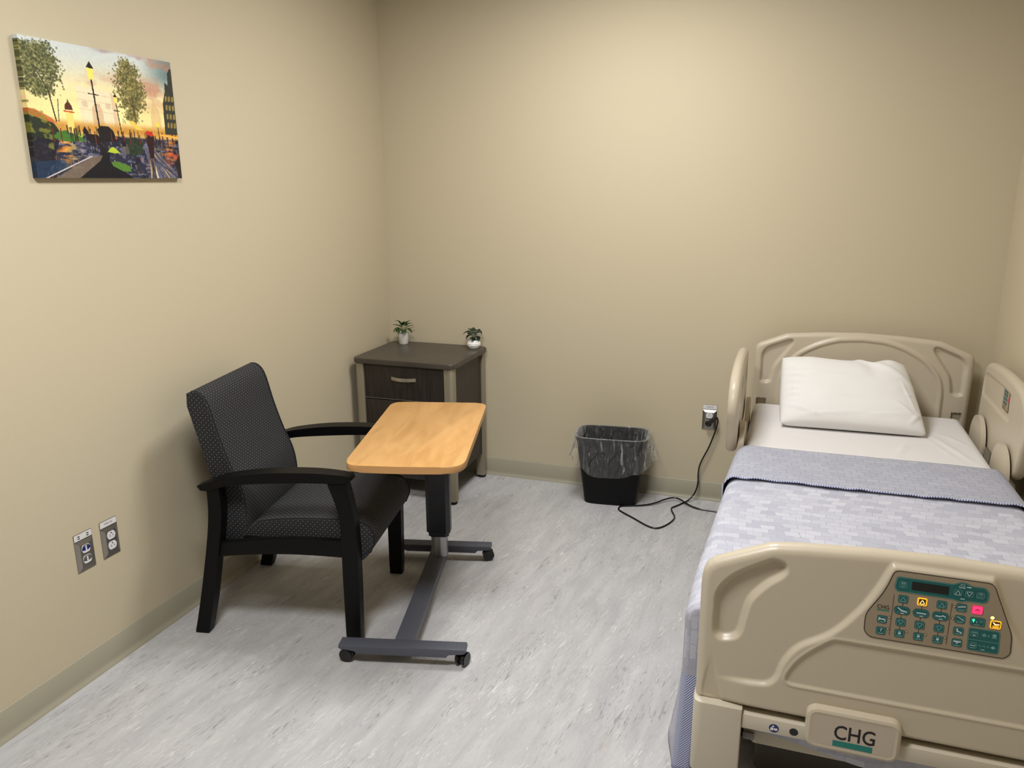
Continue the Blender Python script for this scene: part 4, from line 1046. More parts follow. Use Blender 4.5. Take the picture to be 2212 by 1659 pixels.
# frame, foot bar, corner covers
def bed_frame():
    for c, s in ((2.0, 1), (2 * BX - 2.0, -1)):
        a, b = (2.0275, 2.146) if s > 0 else (2 * BX - 2.146, 2 * BX - 2.0275)
        lo = [(a, -2.316), (b, -2.316), (b, -2.215), (a, -2.215)]
        rr = [.026, .004, .004, .02] if s > 0 else [.004, .026, .02, .004]
        prism('corner_cover', [(x - BO.x, y - BO.y) for x, y in round_poly(lo, rr, 6)], .206, .4085, 'xy', M['bed_metal'], bed, .003)
    bar = prism('foot_bar', [(x - BO.x, z) for x, z in [(2.146, .3555), (2 * BX - 2.146, .3555), (2 * BX - 2.146, .396), (2.146, .396)]], -2.311 - BO.y, -2.262 - BO.y, 'xz', M['bed_metal'], bed, .004)
    dc = Decal(lambda a, z, h: L3(a, -2.3112 - h, z), .0003)
    cx_, cz = 2.2221, .3735
    dc.disc(cx_, cz, .0130, 0, 0, 28); dc.disc(cx_, cz, .0118, 1, 1, 28)
    dc.disc(cx_ - .002, cz + .0055, .0024, 0, 2); dc.poly([(cx_ - .0085, cz - .006), (cx_ - .0075, cz + .001), (cx_ - .004, cz + .0028), (cx_ - .0005, cz), (cx_ - .001, cz - .006)], 0, 2)
    dc.poly([(cx_ + .0002, cz - .0045), (cx_ + .0045, cz - .0055), (cx_ + .0088, cz - .004), (cx_ + .0078, cz + .0015), (cx_ + .0042, cz + .0002), (cx_ + .0008, cz + .0018)], 0, 2)
    dc.build('manual_sticker', [M['white_plastic'], M['sticker_blue']], bar)
    dc = Decal(lambda a, z, h: L3(a, -2.3112 - h, z), .0003); dc.disc(2.2675, .3742, .0100, 0, 1, 28); dc.build('bolt_hole', [M['hole_black']], bar)
    bm = bmesh.new()
    bm_prism(bm, [(x - BO.x, z) for x, z in [(2.146, .300), (2.158, .2595), (2.172, .2560), (2.178, .2470), (2 * BX - 2.178, .2470), (2 * BX - 2.146, .300)]], -2.214 - BO.y, -2.180 - BO.y, 'xz', .002)
    bm_box(bm, L3(2.10, -2.18, .235), L3(2.14, -.15, .30)); bm_box(bm, L3(2.92, -2.18, .235), L3(2.96, -.15, .30)); bm_box(bm, L3(2.10, -.16, .235), L3(2.96, -.10, .30))
    bm_obj('frame', bm, M['bed_metal'], bed, 35)
    box('grey_tab', L3(2.150, -2.232, .2650), L3(2.1795, -2.222, .2865), M['grey_plastic'], bed, .004)
    # lying surface and the legs down to the floor
    box('deck', L3(2.07, -2.18, .39), L3(2.95, -.16, .41), M['frame_dark'], bed, .004)
    for y in (-.45, -1.85):
        bm = bmesh.new()
        bm_box(bm, L3(2.12, y - .03, .17), L3(2.16, y + .03, .39)); bm_box(bm, L3(2.90, y - .03, .17), L3(2.94, y + .03, .39)); bm_box(bm, L3(2.12, y - .04, .12), L3(2.94, y + .04, .17))
        bm_obj('lift_frame', bm, M['frame_dark'], bed)
    box('motor_box', L3(2.185, -2.02, .01), L3(2.86, -1.76, .105), M['motor_grey'], bed, .012, 3)
    for x in (2.15, 2.91):
        for y in (-.45, -1.85):
            bm = bmesh.new(); bmesh.ops.create_cone(bm, cap_ends=True, segments=28, radius1=.062, radius2=.062, depth=.03)
            for v in bm.verts: a, b_, c = v.co; v.co = Vector(L3(x + c, y + a, .0625 + b_))
            bm_obj('caster_wheel', bm, M['black_rubber'], bed, 35)
bed_frame()

# badge
def badge():
    bm = bmesh.new()
    x0, x1, z0, z1 = 2.291, 2.4975, .352, .4605
    o = rrect(x0, z0, x1, z1, .024, 6); i = rrect(x0 + .015, z0 + .014, x1 - .015, z1 - .014, .012, 6)
    n = len(o)
    layers = [(o, -2.300), (o, -2.316), (rrect(x0 + .003, z0 + .003, x1 - .003, z1 - .003, .022, 6), -2.323), (rrect(x0 + .009, z0 + .009, x1 - .009, z1 - .009, .017, 6), -2.3255), (i, -2.3245)]
    rv = [[bm.verts.new(L3(a, y, z)) for a, z in p] for p, y in layers]
    for p, q in zip(rv, rv[1:]):
        for k in range(n): bm.faces.new((p[k], p[(k + 1) % n], q[(k + 1) % n], q[k]))
    bm.faces.new(rv[0]); bm.faces.new(rv[-1][::-1])
    b = bm_obj('badge', bm, M['bed_plastic'], bed, 30)
    dc = Decal(lambda a, z, h: L3(a, -2.3247 - h, z), .0003)
    dc.poly(rrect(x0 + .0165, z0 + .0155, x1 - .0165, z1 - .0155, .011, 6), 0, 0)
    v, f = text_polys('CHG', .05, weight=.0006); xs = [p[0] for p in v]; zs = [p[1] for p in v]
    sx, sz = (2.4425 - 2.3545) / (max(xs) - min(xs)), .0385 / (max(zs) - min(zs))
    k = len(dc.v); dc.v += [dc.f(2.3545 + (p[0] - min(xs)) * sx, .3885 + (p[1] - min(zs)) * sz, dc.step) for p in v]
    dc.p += [tuple(q + k for q in g) for g in f]; dc.m += [1] * len(f)
    dc.poly([(2.3535, .3695), (2.4390, .3695), (2.4390, .3850), (2.3535, .3850)], 2, 1)
    dc.build('badge_plate', [M['badge_face'], M['ink'], M['teal_logo']], b)
badge()

# control panel on the footboard: overlay, display, and every key
def control_panel():
    YP = -2.3056
    MM = [M['teal'], M['icon_white'], M['icon_pale'], M['panel_ink'], M['teal_dark'], M['amber_lit'], M['amber_dark'], M['pink_lit'], M['pink_dark'], M['green_lit'], M['led_off'], M['lcd'], M['panel_face'], M['line_brown'], M['amber_pale'], M['teal_logo']]
    T_, WH, PA, INK, TD, AM, AD, PK, PD, GR, LO, LC, PF, LB, AP, TL = range(16)
    def D(step=.0002, off=0.0): return Decal(lambda a, z, h: L3(a, YP - off - h, z), step)
    out = [(2.4423, .8286), (2.6275, .8286), (2.6365, .8215), (2.6810, .7153), (2.6840, .670), (2.6735, .6570), (2.4085, .6570), (2.3945, .670), (2.3938, .7136), (2.4279, .7763)]
    o = round_poly(out, [.012, .008, .008, .012, .014, .014, .016, .014, .014, .05], 5)
    d = D(); d.slab(o, PF, .0004); d.ring(o, .0016, INK, 4)
    for x, z0, z1 in ((2.4466, .6698, .7700), (2.5609, .6698, .7705)): d.rect(x, (z0 + z1) / 2, .0013, z1 - z0, LB, 4)
    v, f = text_polys('CHG', .02); xs = [p[0] for p in v]; zs = [p[1] for p in v]; k = len(d.v)
    d.v += [d.f(2.4155 + (p[0] - min(xs)) / (max(xs) - min(xs)) * .0245, .7318 + (p[1] - min(zs)) / (max(zs) - min(zs)) * .0095, .001) for p in v]
    d.p += [tuple(q + k for q in g) for g in f]; d.m += [INK] * len(f)
    d.rect(2.4280, .7283, .0250, .0026, TL, 4)
    # connecting lines of the three key columns, and the LED leads
    for x in (2.4660, 2.5040, 2.5422): d.rect(x, .720, .0010, .080, INK, 4)
    cp_ = d.build('control_panel', MM, bed)
    def led(x, z, hx, hz, m=LO, r=.0022):
        q = D(.0002, .0008); q.ring([(hx, hz), (x, z)], .0011, INK, 0, False); q.disc(x, z, r + .0009, INK, 1); q.disc(x, z, r, m, 2); q.build('indicator_light', MM, cp_)
    def tri(q, x, z, s, up, m, w=.0013, layer=9):
        k = 1 if up else -1
        q.ring(round_poly([(x - s, z - k * s * .85), (x + s, z - k * s * .85), (x, z + k * s * .95)], .0016, 3), w, m, layer)
    def key(x, z, w=.0196, h=.0186, body=T_, edge=TD, line=PA):
        q = D(.0002, .0004)
        q.slab(rrect(x - w / 2, z - h / 2, x + w / 2, z + h / 2, .0034, 4), edge, .0008)
        q.poly(rrect(x - w / 2 + .0008, z - h / 2 + .0008, x + w / 2 - .0008, z + h / 2 - .0008, .003, 4), body, 5)
        if line is not None: q.ring(rrect(x - w / 2 + .0018, z - h / 2 + .0018, x + w / 2 - .0018, z + h / 2 - .0018, .0026, 4), .0006, line, 6)
        return q
    # display bar
    q = D(.0002, .0004)
    bar = round_poly([(2.4446, .7900), (2.4485, .8150), (2.5590, .8150), (2.5700, .8215), (2.5830, .8215), (2.5930, .8160), (2.6200, .8160), (2.6280, .8060), (2.6275, .7850), (2.6200, .7800), (2.5900, .7795), (2.5750, .7755), (2.5600, .7795), (2.4500, .7795)], .005, 4)
    q.slab(bar, T_, .0006); q.ring([(2.536 + (a - 2.536) * .985, .798 + (b - .798) * .95) for a, b in bar], .0007, PA, 5)
    q.ring([(2.5695, .8105), (2.5725, .8165), (2.5755, .8105)], .0008, WH, 6, False); q.ring([(2.5765, .8105), (2.5795, .8165), (2.5805, .8105)], .0008, WH, 6, False)
    q.ring([(2.570, .8095), (2.575, .8095)], .0016, WH, 6, False); q.ring([(2.5765, .8095), (2.5815, .8095)], .0016, WH, 6, False); q.ring([(2.5720, .817), (2.5795, .817)], .0008, WH, 6, False)
    q.rect(2.5885, .8125, .0085, .0024, WH, 6); q.rect(2.5790, .7835, .0085, .0018, WH, 6)
    q.build('display_bar', MM, cp_)
    q = D(.0002, .0010); q.slab([(2.4792, .7880), (2.5512, .7880), (2.5512, .8075), (2.4792, .8075)], LC, .0004); q.build('display_screen', MM, cp_)
    q = key(2.4619, .7972, .0185, .0180, T_, TD); q.text('0.0', 2.4619, .7990, .0066, WH, 8); q.rect(2.4619, .7968, .0120, .0005, PA, 8); q.text('ZERO', 2.4619, .7915, .0048, PA, 8, .8); q.build('zero_key', MM, cp_)
    for x, upk in ((2.5686, True), (2.5905, False)):
        q = key(x, .7972, .0185, .0180); tri(q, x, .7972, .0056, upk, WH, .0010); q.build('arrow_key', MM, cp_)
    q = key(2.6118, .7972, .0185, .0180); q.text('ON', 2.6118, .7995, .0050, WH, 8); q.rect(2.6118, .7975, .0135, .0005, PA, 8); q.text('ENTER', 2.6118, .7918, .0046, PA, 8, .8); q.build('enter_key', MM, cp_)
    # the three columns
    for c, x in enumerate((2.4660, 2.5040, 2.5422)):
        if c == 1:
            q = key(x - .0006, .7626, body=AD, edge=AM, line=None); q.ring(rrect(x - .0085, .7548, x + .0073, .7704, .0026, 4), .0015, AM, 8); tri(q, x - .0006, .7624, .0052, True, AP, .0014, 10)
        else:
            q = key(x - .0005, .7626); tri(q, x - .0005, .7626, .0056, True, PA)
        q.build('arrow_key', MM, cp_)
        z = .7346; q = D(.0002, .0004); q.slab(rrect(x - .0160, z - .0100, x + .0160, z + .0100, .0085, 6), TD, .0007); q.poly(rrect(x - .0152, z - .0092, x + .0152, z + .0092, .0080, 6), T_, 5)
        q.ring(rrect(x - .0142, z - .0083, x + .0142, z + .0083, .0074, 6), .0004, PA, 6)
        if c == 0: q.poly([(x - .0100, z + .0058), (x - .0086, z + .0074), (x - .0010, z + .0020), (x + .0100, z - .0002), (x + .0105, z - .0030), (x - .0014, z - .0018)], WH, 8)
        elif c == 1: q.poly([(x - .0100, z - .0006), (x - .0080, z + .0028), (x - .0070, z + .0020), (x + .0100, z + .0018), (x + .0104, z - .0010)], WH, 8)
        else: q.poly([(x - .0105, z - .0010), (x - .0095, z + .0020), (x - .0010, z + .0012), (x + .0050, z + .0042), (x + .0105, z + .0010), (x + .0105, z - .0016), (x + .0045, z + .0012), (x - .0010, z - .0014)], WH, 8)
        q.rect(x, z - .0040, .0210, .0007, PA, 8); q.rect(x + .001, z - .0066, .0070, .0018, WH, 8); q.build('position_key', MM, cp_)
        q = key(x + .0002, .7057); tri(q, x + .0002, .7057, .0056, False, PA); q.build('arrow_key', MM, cp_)
        z = .6774; x2 = x + .0006; q = key(x2, z); q.rect(x2, z + .0008, .0052, .0044, WH, 8); q.ring([(x2 - .0018, z + .003), (x2 - .0017, z + .0050), (x2, z + .0060), (x2 + .0017, z + .0050), (x2 + .0018, z + .003)], .0010, WH, 8, False); q.rect(x2, z - .0050, .0105, .0016, PA, 8); q.build('lock_key', MM, cp_)
        led(x + .0141, .6846, x + .008, .6835)
    # left pair
    z = .7057; q = key(2.4284, z); q.poly([(2.4215, z + .0042), (2.4230, z + .0052), (2.4260, z + .0024), (2.4340, z + .0030), (2.4355, z - .0040), (2.4340, z - .0040), (2.4325, z - .0004), (2.4240, z - .0004), (2.4222, z - .0030), (2.4212, z - .0030)], WH, 8); q.rect(2.4284, z - .0056, .0080, .0014, PA, 8); q.build('bed_key', MM, cp_); led(2.4417, .7130, 2.436, .7115)
    z = .6773; q = key(2.4288, z); q.text('f', 2.4288, z - .0018, .0130, WH, 8); q.rect(2.4288, z - .0056, .0110, .0016, PA, 8); q.build('function_key', MM, cp_); led(2.4421, .6847, 2.437, .6835)
    # right column of four
    for i, (x, z) in enumerate(((2.5798, .7624), (2.5802, .7345), (2.5804, .7058), (2.5808, .6775))):
        q = key(x, z)
        if i == 0: q.poly([(x - .0072, z), (x - .0070, z + .0026), (x + .0070, z + .0052), (x + .0072, z + .0026)], WH, 8); q.rect(x, z - .0025, .0135, .0006, PA, 8)
        elif i == 1: q.poly([(x - .0068, z + .0062), (x - .0050, z + .0066), (x + .0070, z + .0002), (x + .0070, z - .0020)], WH, 8); q.rect(x, z - .0032, .0135, .0006, PA, 8)
        elif i == 2: q.poly([(x - .0050, z + .0066), (x - .0022, z + .0064), (x - .0005, z + .0012), (x + .0055, z - .0006), (x + .0075, z - .0040), (x + .0048, z - .0046), (x + .0030, z - .0022), (x - .0034, z - .0016)], WH, 8)
        else: q.rect(x, z + .0036, .0140, .0034, WH, 8); q.poly([(x - .0035, z + .0012), (x + .0035, z + .0012), (x, z - .0022)], WH, 8)
        q.rect(x, z - .0058, .0105, .0016, PA, 8); q.build('position_key', MM, cp_)
        if i < 2: led((2.5655, 2.5663)[i], (.7628, .7345)[i], x - .0095, z)
    # right-hand group
    x, z = 2.6102, .7625
    q = key(x, z, .0210, .0206, PK, PD, None); q.ring(rrect(x - .0082, z - .0080, x + .0082, z + .0080, .003, 3), .0006, PD, 7); q.poly([(x - .0055, z + .0005), (x, z + .0042), (x + .0055, z + .0005), (x + .0055, z - .0014), (x - .0055, z - .0014)], PD, 8); q.rect(x, z - .0046, .0120, .0010, PD, 8); q.build('emergency_key', MM, cp_)
    x, z = 2.6138, .7346
    q = key(x, z, .0285, .0200); q.disc(x - .0082, z + .0042, .0026, GR, 9); q.poly([(x - .0104, z + .0042), (x - .0060, z + .0042), (x - .0072, z - .0016), (x - .0084, z - .0016)], GR, 9); q.rect(x - .0015, z + .0002, .0022, .0056, PA, 8); q.rect(x + .0065, z + .0040, .0075, .0012, PA, 8); q.rect(x + .0065, z + .0005, .0060, .0012, PA, 8); q.rect(x - .0010, z - .0062, .0110, .0014, PA, 8); q.build('power_indicator', MM, cp_)
    led(2.6402, .7497, 2.645, .744, AP, .0042)
    x, z = 2.6481, .7343
    q = key(x, z, .0205, .0190, AD, AM, None); q.ring(rrect(x - .0090, z - .0084, x + .0090, z + .0084, .003, 4), .0013, AM, 8)
    q.poly([(x - .0065, z + .0052), (x - .0045, z + .0060), (x - .0005, z + .0022), (x + .0065, z + .0032), (x + .0070, z + .0004), (x - .0015, z - .0010)], AP, 9); q.rect(x + .0005, z - .0028, .0130, .0014, AM, 9); q.rect(x + .0005, z - .0058, .0120, .0022, AM, 9); q.build('chair_key', MM, cp_)
    # scale block
    q = D(.0002, .0004); o = round_poly([(2.5995, .7190), (2.6595, .7190), (2.6620, .6650), (2.6010, .6650)], .006, 5); q.slab(o, T_, .0006); q.ring([(2.6305 + (a - 2.6305) * .965, .692 + (b - .692) * .965) for a, b in o], .0006, PA, 5)
    q.rect(2.6310, .6915, .0580, .0009, PA, 6)
    for k in range(5): q.rect(2.6265 + k * .0018, .7060, .0012, (.003, .006, .010, .006, .003)[k], PA, 6)
    q.rect(2.6385, .7055, .0030, .0030, PA, 6); q.rect(2.6495, .7080, .0070, .0070, PA, 6); q.rect(2.6495, .7025, .0100, .0016, PA, 6)
    for x in (2.6240, 2.6320, 2.6400): q.ring([(x - .002, .678), (x - .0005, .6805), (x + .002, .6805), (x + .002, .677)], .0010, PA, 6, False)
    q.poly([(2.6450, .6790), (2.6500, .6835), (2.6550, .6790), (2.6500, .6750)], PA, 6); q.rect(2.6310, .6705, .0075, .0014, WH, 6)
    q.build('alarm_block', MM, cp_)
    q = key(2.6112, .7060, .0180, .0180); q.rect(2.6112, .7095, .0105, .0022, PA, 8); q.rect(2.6112, .7060, .0125, .0006, PA, 8); q.rect(2.6112, .7025, .0055, .0020, WH, 8); q.build('reset_key', MM, cp_)
    q = key(2.6117, .6782, .0180, .0180); q.ring([(2.6075, .6775), (2.6075, .6815), (2.6117, .6840), (2.6159, .6815), (2.6159, .6775)], .0011, PA, 8, False); q.rect(2.6117, .6775, .0100, .0018, WH, 8); q.rect(2.6117, .6725, .0095, .0014, PA, 8); q.build('alarm_key', MM, cp_)
control_panel()

# ------------------------------------------------------------------ mattress, sheet, pillow, blanket
MX0, MX1, MY0, MY1, MZ = 2.058, 2.966, -2.195, -.150, .606
mt = box('mattress', (MX0 + .004, MY0 + .004, .4105), (MX1 - .004, MY1 - .004, MZ - .004), M['mattress_blue'], None, .03, 4)
tag(mt, 'thick dark blue mattress under the white sheet on the hospital bed', 'mattress')

def sheet():
    nx, ny, R_ = 110, 130, .035
    # cross section: side up, round over, top, down the other side
    prof = []
    for z in np.linspace(.43, MZ - R_, 8): prof.append((MX0, z))
    for a in np.linspace(180, 90, 8)[1:]: prof.append((MX0 + R_ + R_ * math.cos(math.radians(a)), MZ - R_ + R_ * math.sin(math.radians(a))))
    for x in np.linspace(MX0 + R_, MX1 - R_, 84)[1:-1]: prof.append((x, MZ))
    for a in np.linspace(90, 0, 8): prof.append((MX1 - R_ + R_ * math.cos(math.radians(a)), MZ - R_ + R_ * math.sin(math.radians(a))))
    for z in np.linspace(MZ - R_, .43, 8)[1:]: prof.append((MX1, z))
    ys = np.linspace(MY1 - .001, MY0 + .001, ny); V = []; F = []; n = len(prof)
    for y in ys:
        hd = min(1, max(0, (MY1 - y) / .03)); dz = -.03 * (1 - math.sqrt(max(0, 1 - (1 - hd) ** 2)))
        for x, z in prof:
            w = 0
            if z >= MZ - 1e-6:
                w = .0035 * (float(fbm(x * 5, y * 9, 13, 3)) - .5) + .0028 * math.exp(-((x - 2.512) / .004) ** 2)
                # creases running from the pillow towards the right edge
                for (xa, ya, xb, yb, h_) in ((2.69, -.62, 2.60, -.90, .007), (2.80, -.50, 2.93, -.88, .008), (2.84, -.45, 2.94, -.62, .006), (2.62, -.70, 2.72, -.69, .004), (2.78, -.55, 2.88, -.92, .004), (2.20, -.62, 2.46, -.66, .003), (2.08, -.45, 2.20, -.50, .004), (2.09, -.52, 2.24, -.60, .003)):
                    ex, ey = xb - xa, yb - ya; Lq = ex * ex + ey * ey; tq = min(1, max(0, ((x - xa) * ex + (y - ya) * ey) / Lq)); dd = math.hypot(x - xa - tq * ex, y - ya - tq * ey)
                    w += h_ * math.exp(-(dd / .010) ** 2) * (1 - .6 * tq) * math.sin(math.pi * min(1, max(.08, tq + .08)))
            elif z < MZ - .04: w = 0
            V.append((x + (.004 * (float(vnoise(y * 22, z * 9, 4)) - .5) if z < MZ - .03 else 0), y, z + dz * (1 if z > MZ - .02 else 0) + max(w, 0)))
    for j in range(ny - 1):
        for i in range(n - 1): F.append((j * n + i, j * n + i + 1, (j + 1) * n + i + 1, (j + 1) * n + i))
    # head and foot ends close down
    for j in (0, ny - 1): F.append(tuple(j * n + i for i in range(n)) if j else tuple(j * n + i for i in range(n))[::-1])
    o = mesh_obj('bed_sheet', V, F, M['sheet_white'], None, smooth=True); o.data.set_sharp_from_angle(angle=math.radians(60))
    tag(o, 'white bed sheet stretched over the mattress, visible below the pillow', 'sheet')
sheet()

def pillow():
    nu, nv = 80, 60; V = []; F = []
    # corners of the mid plane (world), leaning on the headboard
    BL, BR, TL_, TR = Vector((2.186, -.560, .622)), Vector((2.776, -.535, .616)), Vector((2.176, -.205, .848)), Vector((2.704, -.205, .846))
    nrm = ((BR - BL).cross(TL_ - BL)).normalized()
    if nrm.y > 0: nrm = -nrm
    for side in (1, -1):
        for j in range(nv + 1):
            for i in range(nu + 1):
                u, v = i / nu, j / nv
                # the outline bulges a little and its corners are soft
                ru, rv = 2 * u - 1, 2 * v - 1
                uu = u - .008 * ru * abs(rv) ** 8 + .004 * ru * (1 - rv * rv); vv = v - .014 * rv * abs(ru) ** 8
                p = (BL * (1 - uu) + BR * uu) * (1 - vv) + (TL_ * (1 - uu) + TR * uu) * vv
                e = max(0, (1 - abs(ru) ** 3.0)) ** .50 * max(0, (1 - abs(rv) ** (3.4 if rv < 0 else 2.6))) ** (.42 if rv < 0 else .52)
                th = .080 * e
                w = 0
                if side == 1:
                    # soft rumples, gathers running in from the short ends, long creases
                    w += .012 * (float(fbm(u * 3.2, v * 3.5, 17, 3)) - .5) * e
                    w += .022 * math.exp(-(((u - .80) + (v - .80) * .9) / .05) ** 2) * max(0, v - .5) * 1.4 - .014 * math.exp(-((u - .70) / .06) ** 2) * max(0, v - .55) * 2
                    for (ua, va, ub, vb, h_, wd) in ((.01, .80, .17, .66, .008, .016), (.01, .68, .22, .55, .009, .018), (.01, .56, .20, .47, .008, .015), (.01, .45, .16, .40, .009, .015), (.01, .34, .18, .33, .008, .014), (.02, .22, .30, .06, .009, .018), (.01, .25, .14, .25, .006, .013), (.08, .71, .66, .60, .005, .016), (.12, .07, .62, .15, .005, .018), (.30, .35, .85, .34, .003, .03), (.97, .66, .80, .62, .005, .016), (.90, .60, .96, .16, .006, .022), (.97, .45, .86, .38, .004, .015), (.82, .30, .97, .14, .009, .022), (.99, .22, .88, .04, .009, .02), (.62, .12, .90, .18, .004, .02)):
                        ex, ey = (ub - ua) * 1.4, vb - va; Lq = ex * ex + ey * ey; px_, py_ = (u - ua) * 1.4, v - va
                        tq = (px_ * ex + py_ * ey) / Lq; tc_ = min(1, max(0, tq)); dd = (px_ * ey - py_ * ex) / math.sqrt(Lq); dl = math.hypot(px_ - tc_ * ex, py_ - tc_ * ey)
                        w += h_ * math.exp(-(dl / wd) ** 2) * (.55 + .9 * math.tanh(dd / (wd * .5))) * math.sin(math.pi * min(1, max(.05, .12 + tq * .88))) * min(1, e * 1.5)
                V.append(p + nrm * side * (th + max(w, -th * .6)) + Vector((0, 0, -.010 * math.sin(math.pi * min(1, max(0, (u - .25) / .6))) * v ** 3 + .012 * math.exp(-((u - .88) / .09) ** 2) * v ** 3)))
    N = (nu + 1) * (nv + 1)
    for s in (0, 1):
        for j in range(nv):
            for i in range(nu):
                a = s * N + j * (nu + 1) + i; q = (a, a + 1, a + nu + 2, a + nu + 1); F.append(q if s == 0 else q[::-1])
    bm = bmesh.new(); bv = [bm.verts.new(v) for v in V]
    for q in F: bm.faces.new([bv[k] for k in q])
    bmesh.ops.remove_doubles(bm, verts=bm.verts, dist=.0004)
    lo = min(v.co.z for v in bm.verts)
    t = thing('pillow', 'white pillow leaning against the headboard of the hospital bed', 'pillow', (2.46, -.40, MZ))
    for v in bm.verts: 
        v.co.z = max(v.co.z, MZ + .006 + .25 * (v.co.z - MZ - .006)) if v.co.z < MZ + .006 else v.co.z
        v.co.z = max(v.co.z, MZ + .0045)
        v.co -= Vector((2.46, -.40, MZ))
    bm_obj('pillowcase', bm, M['pillow_white'], t, 80)
pillow()

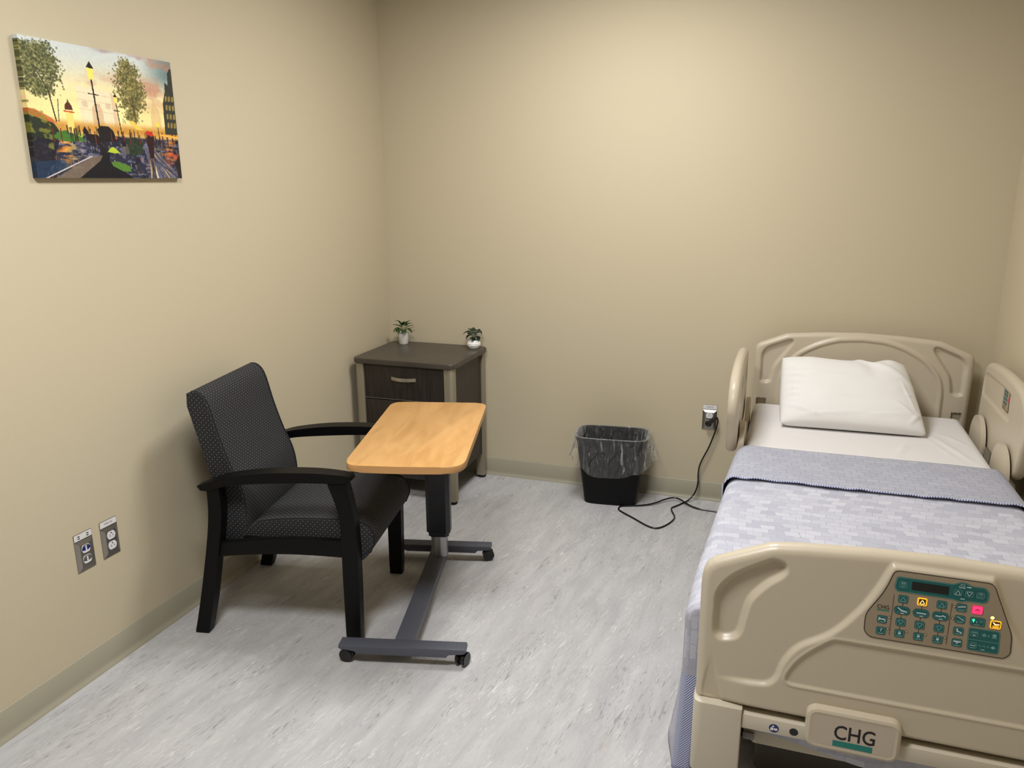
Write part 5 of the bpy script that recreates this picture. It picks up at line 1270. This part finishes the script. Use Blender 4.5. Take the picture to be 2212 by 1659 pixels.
def blanket():
    t = thing('blanket', 'light blue-grey woven blanket with folded-back top edge, spread over the hospital bed', 'blanket', (2.5, -1.5, MZ))
    O = Vector((2.5, -1.5, MZ))
    zt = MZ + .012
    def section(y, lift=0.0):
        """cross profile at y: list of (x, z, flat coordinate)"""
        q = min(1, max(0, (-y - .93) / 1.05))
        xl = 2.040 - .052 * q ** .8; xr = 2.972 + .020 * q; R_ = .05; z0 = zt + lift; hl = .13 + .02 * math.sin(y * 9); hr = .22
        xl -= lift; xr += lift
        P = []
        for k in range(26):
            z = hl + (z0 - R_ - hl) * k / 26; f = (1 - k / 26)
            P.append((xl - .026 * f ** 2.0 - (.004 + .010 * f) * math.sin(y * 21 + 1.3) * f, z))
        for k in range(9):
            a = math.radians(180 - 90 * k / 8); P.append((xl + R_ + R_ * math.cos(a), z0 - R_ + R_ * math.sin(a)))
        for k in range(1, 60):
            x = xl + R_ + (xr - xl - 2 * R_) * k / 60; P.append((x, z0 + .008 * (float(fbm(x * 4, y * 4, 23, 3)) - .5) - (.004 * math.exp(-((x - 2.531) / .006) ** 2) if y < -1.3 else 0)))
        for k in range(9):
            a = math.radians(90 - 90 * k / 8); P.append((xr - R_ + R_ * math.cos(a), z0 - R_ + R_ * math.sin(a)))
        for k in range(1, 14): P.append((xr + .012 * (k / 13) * math.sin(y * 17), z0 - R_ - (z0 - R_ - hr) * k / 13))
        return P
    nL, nT = 26 + 9, 59
    V = []; UV = []; F = []
    def addrow(P, y, vcoord, dzf=None):
        s = 0.0; base = len(V)
        for i, (x, z) in enumerate(P):
            if i: s += math.dist(P[i], P[i - 1])
            V.append(Vector((x, y, z)) - O); UV.append((s, vcoord))
        return base
    ys = list(np.linspace(-.925, -2.196, 92)); rows = []
    for y in ys: rows.append(addrow(section(y), y, -y))
    n = len(section(-1.0))
    for a, b in zip(rows, rows[1:]):
        for i in range(n - 1): F.append((a + i, b + i, b + i + 1, a + i + 1))
    # folded-back band: a second layer joined at the top by a rolled edge
    P0 = section(-.925)
    fold = []
    for k in range(1, 6):
        a = math.pi * k / 6; dy = .006 * math.sin(a); lift = .0055 * (1 - math.cos(a)); fold.append(addrow(section(-.925, lift), -.925 + dy, .925 - .01 * k))
    band = []
    yb = list(np.linspace(-.925, -1.285, 26))
    for k, y in enumerate(yb):
        q = k / 25; P = section(y, .011)
        Pn = []
        for i, (x, z) in enumerate(P):
            hemw = .006 * (float(vnoise(x * 26, 3.0, 6)) - .3) * max(0, q - .8) * 5
            Pn.append((x, z + max(hemw, -.003)))
        b0 = addrow(Pn, y, .925 - .06 - (-.925 - y))
        for i in range(n):                     # the hem wanders and runs slightly askew
            x = V[b0 + i].x; V[b0 + i].y += q * (-.018 + .02 * (x + .5) + .006 * (float(vnoise(i * .35, 7.0, 3)) - .5))
        band.append(b0)
    seq = [rows[0]] + fold + band
    nb0 = len(F)
    for a, b in zip(seq, seq[1:]):
        for i in range(n - 1): F.append((a + i, a + i + 1, b + i + 1, b + i))
    nb1 = len(F)
    # foot end: the top part hangs down between mattress and footboard
    last = rows[-1]; prev = last; i0, i1 = nL - 2, nL + nT + 2
    Pl = section(ys[-1])
    for k in range(1, 24):
        r = []
        for i in range(i0, i1):
            x, z = Pl[i]; xx = (x - 2.25) / .45
            hem = .300 - .045 * math.exp(-((x - 2.47) / .17) ** 2) + .05 * max(0, 1 - abs(x - 2.08) / .10) - .02 * max(0, (x - 2.60))
            q = k / 23; zz = z - .004 - (z - hem) * max(0, (k - 3) / 20) if k > 3 else z - (.012 * (1 - math.cos(math.pi / 2 * k / 3)))
            y = ys[-1] - (.030 * math.sin(math.pi / 2 * min(1, k / 4)))
            V.append(Vector((x, y, zz)) - O); UV.append((UV[last + i][0], UV[last + i][1] + (z - zz) + .03 * min(1, k / 4))); r.append(len(V) - 1)
        pr = [last + i for i in range(i0, i1)] if k == 1 else prev
        for a in range(len(r) - 1): F.append((pr[a], r[a], r[a + 1], pr[a + 1]))
        prev = r
    # left corner: the hanging side wraps a little way round the foot corner
    NW = nL - 1; nwrap0 = len(F); prev = [last + i for i in range(0, NW)]; Pl = section(ys[-1])
    for k in range(1, 9):
        r = []; a = math.pi / 2 * min(1, k / 5); ext = max(0, k - 5) * .012
        for i in range(0, NW):
            x, z = Pl[i]; f = max(0, 1 - i / 26); top_ = max(0, (i - 25) / 9)
            z = z - .012 * top_ * min(1, k / 4)
            V.append(Vector((x + .014 * (1 - math.cos(a)) * (1 - .5 * top_) + ext, ys[-1] - .016 * math.sin(a) - .006 * f, z)) - O); UV.append((UV[last + i][0], UV[last + i][1] + .02 * k)); r.append(len(V) - 1)
        for q in range(len(r) - 1): F.append((prev[q], r[q], r[q + 1], prev[q + 1]))
        prev = r
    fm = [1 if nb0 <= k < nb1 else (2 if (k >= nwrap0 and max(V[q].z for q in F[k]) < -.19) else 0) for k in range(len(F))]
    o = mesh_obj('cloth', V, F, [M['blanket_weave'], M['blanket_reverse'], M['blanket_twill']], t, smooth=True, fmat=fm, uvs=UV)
    bm = bmesh.new(); bm.from_mesh(o.data); bmesh.ops.recalc_face_normals(bm, faces=bm.faces)
    up = sum(f.normal.z for f in bm.faces if abs(f.normal.z) > .9)
    bm.to_mesh(o.data); bm.free()
    md = o.modifiers.new('thickness', 'SOLIDIFY'); md.thickness = .003; md.offset = 0; md.use_rim = True
    # whip stitching along the folded hem
    hb = band[-1]; pts = [V[hb + i] for i in range(20, n - 6)]
    vv, ff = [], []
    P = [Vector(p) + Vector((0, -.001, .001)) for p in pts]
    v1, f1 = tube_geo(P, .0026, 6)
    st = mesh_obj('hem_stitching', v1, f1, M['blanket_twill'], t, smooth=True, uvs=[(q.x * 1.0, q.y * 1.0) for q in v1])
blanket()
